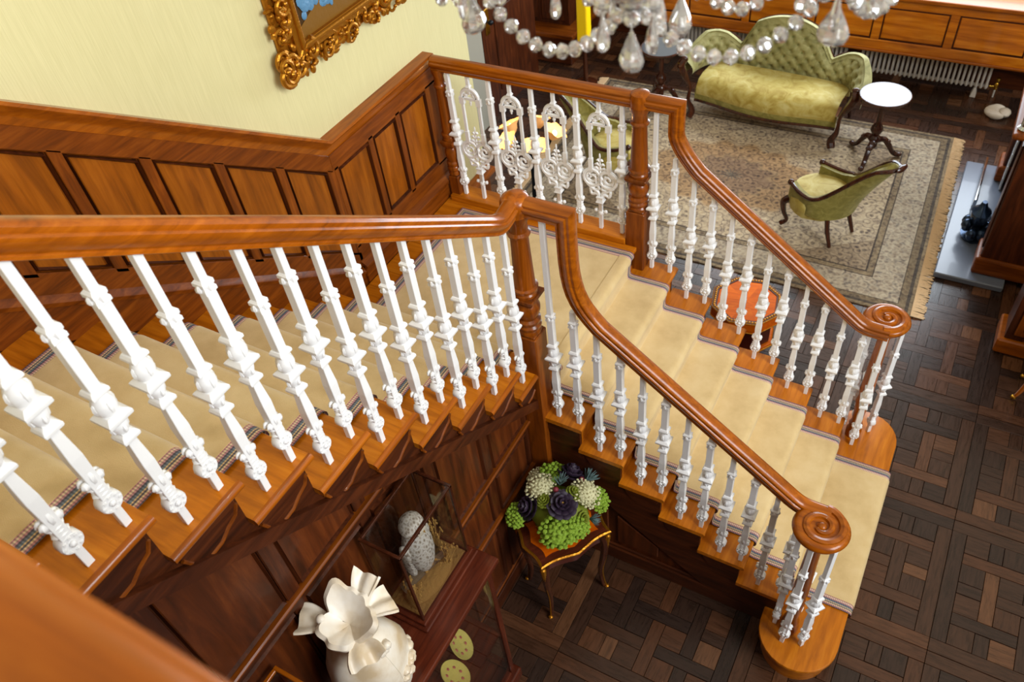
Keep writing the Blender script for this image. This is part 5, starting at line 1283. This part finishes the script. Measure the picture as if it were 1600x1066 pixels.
# flowers: each head is a thing of its own
FZ = TH+.055
fcol = {'hydrangea': ('flower_lime', 'lime green hydrangea head'), 'hydr_cream': ('flower_cream', 'cream white lacy flower head'), 'peony': ('flower_black', 'dark purple-black peony'), 'ranunculus': ('flower_olive', 'olive green ranunculus'), 'thistle': ('flower_teal', 'grey-teal thistle'), 'berry': ('flower_red', 'dark red bud')}
frng = random.Random(21)
def flower(kind, dx, dy, dz, r, where):
    mat, lab = fcol[kind]; nm = {'hydr_cream': 'lace_flower'}.get(kind, kind)
    c = Vector((fx_+dx, fy_+dy, FZ+dz)); cen = Vector((fx_, fy_, FZ)); out = (c-cen).normalized()
    o = thing(nm, tuple(c), lab+' '+where, 'flower', group='bouquet on the small table'); R_ = out.to_track_quat('Z', 'Y').to_matrix().to_4x4()
    if kind in ('hydrangea', 'hydr_cream'):
        n = 90 if kind == 'hydrangea' else 130; m = MB(); pr_ = r*.15 if kind == 'hydrangea' else r*.09
        for i in range(n):
            z = 1-1.35*(i+.5)/n; a = i*2.39996; q = math.sqrt(max(0, 1-z*z)); p = Vector((q*math.cos(a), q*math.sin(a), z*.8))*r*frng.uniform(.82, 1.12)
            m.sph(R_ @ p, pr_*frng.uniform(.8, 1.2), pr_, pr_*.6, 6, 4)
        m.build('florets', mat, o, world=False, smooth=True)
        MB().sph((0, 0, 0), r*.82, r*.82, r*.7, 10, 7).build('core', mat, o, world=False, smooth=True)
    elif kind in ('peony', 'ranunculus'):
        for ring in range(4):
            n = (5, 7, 9, 10)[ring]; rad = r*(.18, .42, .70, .95)[ring]; m = MB()
            for k in range(n):
                a = 2*PI*k/n+ring*.5; zc_ = r*(.55, .45, .25, .0)[ring]
                mt = R_ @ Matrix.Rotation(a, 4, 'Z') @ Matrix.Translation((rad*.75, 0, zc_)) @ Matrix.Rotation((.2, .5, .85, 1.15)[ring], 4, 'Y')
                m.sph((0, 0, 0), r*.10, r*(.30, .34, .38, .42)[ring], r*.40, 7, 5, mat=mt)
            m.build('petals', mat, o, world=False, smooth=True)
        MB().sph(R_ @ Vector((0, 0, r*.5)), r*.16, seg=8, rings=5).build('heart', 'straw' if kind == 'peony' else mat, o, world=False, smooth=True)
    elif kind == 'thistle':
        m = MB()
        for k in range(40):
            a = frng.uniform(0, 6.28); q = frng.uniform(.2, 1); d = R_ @ Vector((q*math.cos(a), q*math.sin(a), 1.0)).normalized()
            m.tube([(0, 0, 0), tuple(d*r*frng.uniform(.8, 1.2))], [r*.09, r*.02], 4)
        m.build('spines', mat, o, world=False)
    else:
        MB().sph((0, 0, 0), r, r, r*1.2, 8, 6).build('bud', mat, o, world=False, smooth=True)
cr, cu2 = Vector((.82, .57)), Vector((-.57, .82))      # right and away as seen from the stair head
def bq(kind, r_, u_, z_, R, where):
    p = cr*(r_*1.45)+cu2*(u_*1.25); flower(kind, p.x, p.y, z_*1.15, R*1.32, where)
bq('hydrangea', -.02, -.13, .06, .075, 'at the front of the bouquet'); bq('hydrangea', .06, -.11, .05, .06, 'low at the front right of the bouquet')
bq('hydrangea', -.17, -.02, .07, .055, 'at the left side of the bouquet'); bq('hydrangea', .165, .0, .08, .055, 'at the right side of the bouquet')
bq('hydrangea', .0, .15, .13, .06, 'at the back of the bouquet')
bq('hydr_cream', -.06, .05, .17, .068, 'left of the black peonies'); bq('hydr_cream', .115, .0, .15, .068, 'at the right of the bouquet')
bq('hydr_cream', -.06, .16, .10, .05, 'at the far back left of the bouquet')
bq('peony', .015, -.055, .17, .066, 'in the middle front of the bouquet'); bq('peony', -.115, -.02, .13, .058, 'at the left of the bouquet'); bq('peony', .07, .10, .17, .06, 'at the back right of the bouquet')
bq('ranunculus', -.05, -.025, .18, .036, 'between two black peonies'); bq('ranunculus', .068, -.01, .185, .036, 'beside the right cream head'); bq('ranunculus', .09, -.09, .08, .034, 'low on the right front of the bouquet')
bq('thistle', .02, .04, .20, .05, 'in the centre of the bouquet'); bq('thistle', .13, .09, .12, .06, 'at the back right edge of the bouquet'); bq('thistle', .12, -.08, .05, .045, 'low at the right front of the bouquet')
bq('berry', -.09, .03, .16, .014, 'beside the left peony'); bq('berry', .11, .06, .18, .014, 'beside the back right peony'); bq('berry', .0, .01, .205, .014, 'near the centre thistle')
MB_core = thing('foliage', (fx_, fy_, TH+.052), 'dark green moss dome holding the bouquet together', 'foliage')
MB().sph((0, 0, .04), .19, .15, .14, 16, 8).build('moss_dome', 'flower_olive', MB_core, world=False, smooth=True)
# ------------------------------------------------------------------ crystal chandelier
CX, CY, CZ, CR = 1.0, -.90, 4.445, .46
ch = thing('chandelier', (CX, CY, CZ), 'large crystal chandelier with bead swags and pear drops hanging at the top', 'chandelier')
def bead_mesh(name, r, l):                            # faceted octagonal bead, axis z
    o = MB().lathe([(r*.35, -l), (r*.8, -l*.55), (r, 0), (r*.8, l*.55), (r*.35, l)], 8).build(name, 'crystal', ch, world=False); return o
def drop_mesh(name, R, H, flat):
    o = MB().lathe([(.0008, 0), (R*.22, -H*.12), (R*.55, -H*.34), (R*.88, -H*.58), (R, -H*.74), (R*.86, -H*.90), (R*.45, -H*.985), (.0008, -H)], 9, sy=flat).build(name, 'crystal', ch, world=False); return o
protos = {}
def place(kind, p, d=(0, 0, 1), spin=0.0):
    p = Vector(p)-Vector((CX, CY, CZ)); d = Vector(d).normalized()
    if kind not in protos:
        o = {'bead': lambda: bead_mesh('crystal_bead', .0135, .0112), 'small': lambda: bead_mesh('crystal_bead', .0095, .008), 'drop': lambda: drop_mesh('crystal_drop', .026, .068, .75), 'spear': lambda: drop_mesh('crystal_spear', .012, .066, .7)}[kind]()
        protos[kind] = o
    else: o = protos[kind].copy(); COL.objects.link(o); o.parent = ch
    o.location = p; o.rotation_mode = 'QUATERNION'; o.rotation_quaternion = d.to_track_quat('Z', 'Y') @ Matrix.Rotation(spin, 3, 'Z').to_quaternion()
    return o
def swag(a, b, sag, kind, sp):
    a, b = Vector(a), Vector(b); L = (b-a).length
    pts = [a.lerp(b, i/60)+Vector((0, 0, -sag*(1-(2*i/60-1)**2))) for i in range(61)]
    tot = sum((pts[i+1]-pts[i]).length for i in range(60)); n = max(3, int(tot/sp)); k = 0; acc = 0; want = sp*.5
    MB().tube([tuple(q) for q in pts[::4]], .0009, 4).build('wire', 'wire', ch)
    for i in range(60):
        seg = (pts[i+1]-pts[i]).length
        while acc+seg >= want:
            t = (want-acc)/seg; place(kind, pts[i].lerp(pts[i+1], t), pts[i+1]-pts[i], spin=want*37); want += sp
        acc += seg
def drop_chain(p, n, kind='drop', spin=0):
    p = Vector(p)
    for i in range(n): place('bead', p+Vector((0, 0, -.012-.023*i)))
    q = p+Vector((0, 0, -.012-.023*n+.008))
    MB().tube([tuple(p), tuple(q)], .0009, 4).build('wire', 'wire', ch); place(kind, q, (0, 0, 1), spin)
ANG = [math.radians(3+40*k) for k in range(9)]
ends = []
for k, a in enumerate(ANG):
    c, s = math.cos(a), math.sin(a); e = Vector((CX+CR*c, CY+CR*s, CZ)); ends.append(e)
    ar = MB().tube(spline([(CX+.05*c, CY+.05*s, CZ+.06), (CX+.16*c, CY+.16*s, CZ-.03), (CX+.32*c, CY+.32*s, CZ-.05), (CX+.44*c, CY+.44*s, CZ+.0), tuple(e+Vector((0, 0, .03)))], 6), .009, 8).build('arm', 'crystal', ch, smooth=True)
    MB().lathe([(.010, .012), (.045, .020), (.058, .034), (.056, .037), (.043, .025), (.010, .018)], 24, tuple(e)).build('bobeche', 'crystal', ar, smooth=0.8)
    MB().lathe([(.010, .02), (.018, .03), (.022, .05), (.012, .07), (.011, .16)], 12, tuple(e)).build('candle_tube', 'white_paint', ar, smooth=0.7)
    bl = MB().lathe([(.009, .16), (.013, .18), (.012, .20), (.006, .22), (.001, .235)], 10, tuple(e)).build('candle_bulb', 'lit_bulb', ar, smooth=True)
    pl = bpy.data.lights.new('candle_bulb_light', 'POINT'); pl.energy = 6.0; pl.color = (1.0, .93, .82); pl.shadow_soft_size = .014
    po = bpy.data.objects.new('candle_bulb_light', pl); COL.objects.link(po); po.location = e+Vector((0, 0, .25))
    drop_chain(e+Vector((0, 0, .012)), 2, 'drop', a+.4)
    for q in range(4):
        g = a+PI/4+q*PI/2; place('bead', e+Vector((.052*math.cos(g), .052*math.sin(g), .018))); place('spear', e+Vector((.052*math.cos(g), .052*math.sin(g), .008)), (0, 0, 1), g)
for k in range(9):
    a, b = ends[k], ends[(k+1) % 9]
    swag(a+Vector((0, 0, .01)), b+Vector((0, 0, .01)), .115, 'bead', .027)
    m = ANG[k]+math.radians(20); i1 = Vector((CX+.24*math.cos(ANG[k]), CY+.24*math.sin(ANG[k]), CZ+.02)); 
    swag(a+Vector((0, 0, .02)), Vector((CX+.10*math.cos(ANG[k]), CY+.10*math.sin(ANG[k]), CZ+.34)), .09, 'small', .026)
    i2 = Vector((CX+.20*math.cos(m), CY+.20*math.sin(m), CZ-.02)); drop_chain(i2, 1, 'spear', m)
    i3 = Vector((CX+.20*math.cos(m+math.radians(40)), CY+.20*math.sin(m+math.radians(40)), CZ-.02)); swag(i2, i3, .07, 'small', .02)
MB().lathe([(.004, -.16), (.022, -.15), (.028, -.13), (.018, -.11), (.012, -.10), (.05, -.08), (.085, -.045), (.095, -.01), (.06, .02), (.03, .05), (.028, .10), (.05, .14), (.055, .19), (.03, .23), (.025, .30), (.06, .34), (.09, .36), (.03, .39), (.02, .45)], 20, (CX, CY, CZ)).build('stem', 'crystal', ch, smooth=0.8)
MB().lathe([(.19, -.024), (.205, -.020), (.205, -.014), (.19, -.010)], 36, (CX, CY, CZ)).build('ring', 'silver', ch, smooth=0.6)
MB().tube([(CX, CY, CZ+.44), (CX, CY, CZ+1.9)], .006, 6).build('chain', 'brass', ch)

for k in range(9):                                    # second, inner tier of swags and drops
    a0, a1 = ANG[k]+math.radians(10), ANG[(k+1) % 9]+math.radians(10); f_ = lambda a, r, z: Vector((CX+r*math.cos(a), CY+r*math.sin(a), CZ+z))
    swag(f_(a0, .33, .03), f_(a0+math.radians(40), .33, .03), .12, 'bead', .026)
    swag(f_(a0, .33, .03), f_(a0-math.radians(12), .12, .02), .10, 'small', .02)
    drop_chain(f_(a0, .33, .03), 3, 'drop' if k % 2 else 'spear', a0)
    MB().tube([tuple(f_(a0, .33, .03)), tuple(f_(a0, .20, -.01))], .004, 5).build('bracket', 'silver', ch, smooth=True)
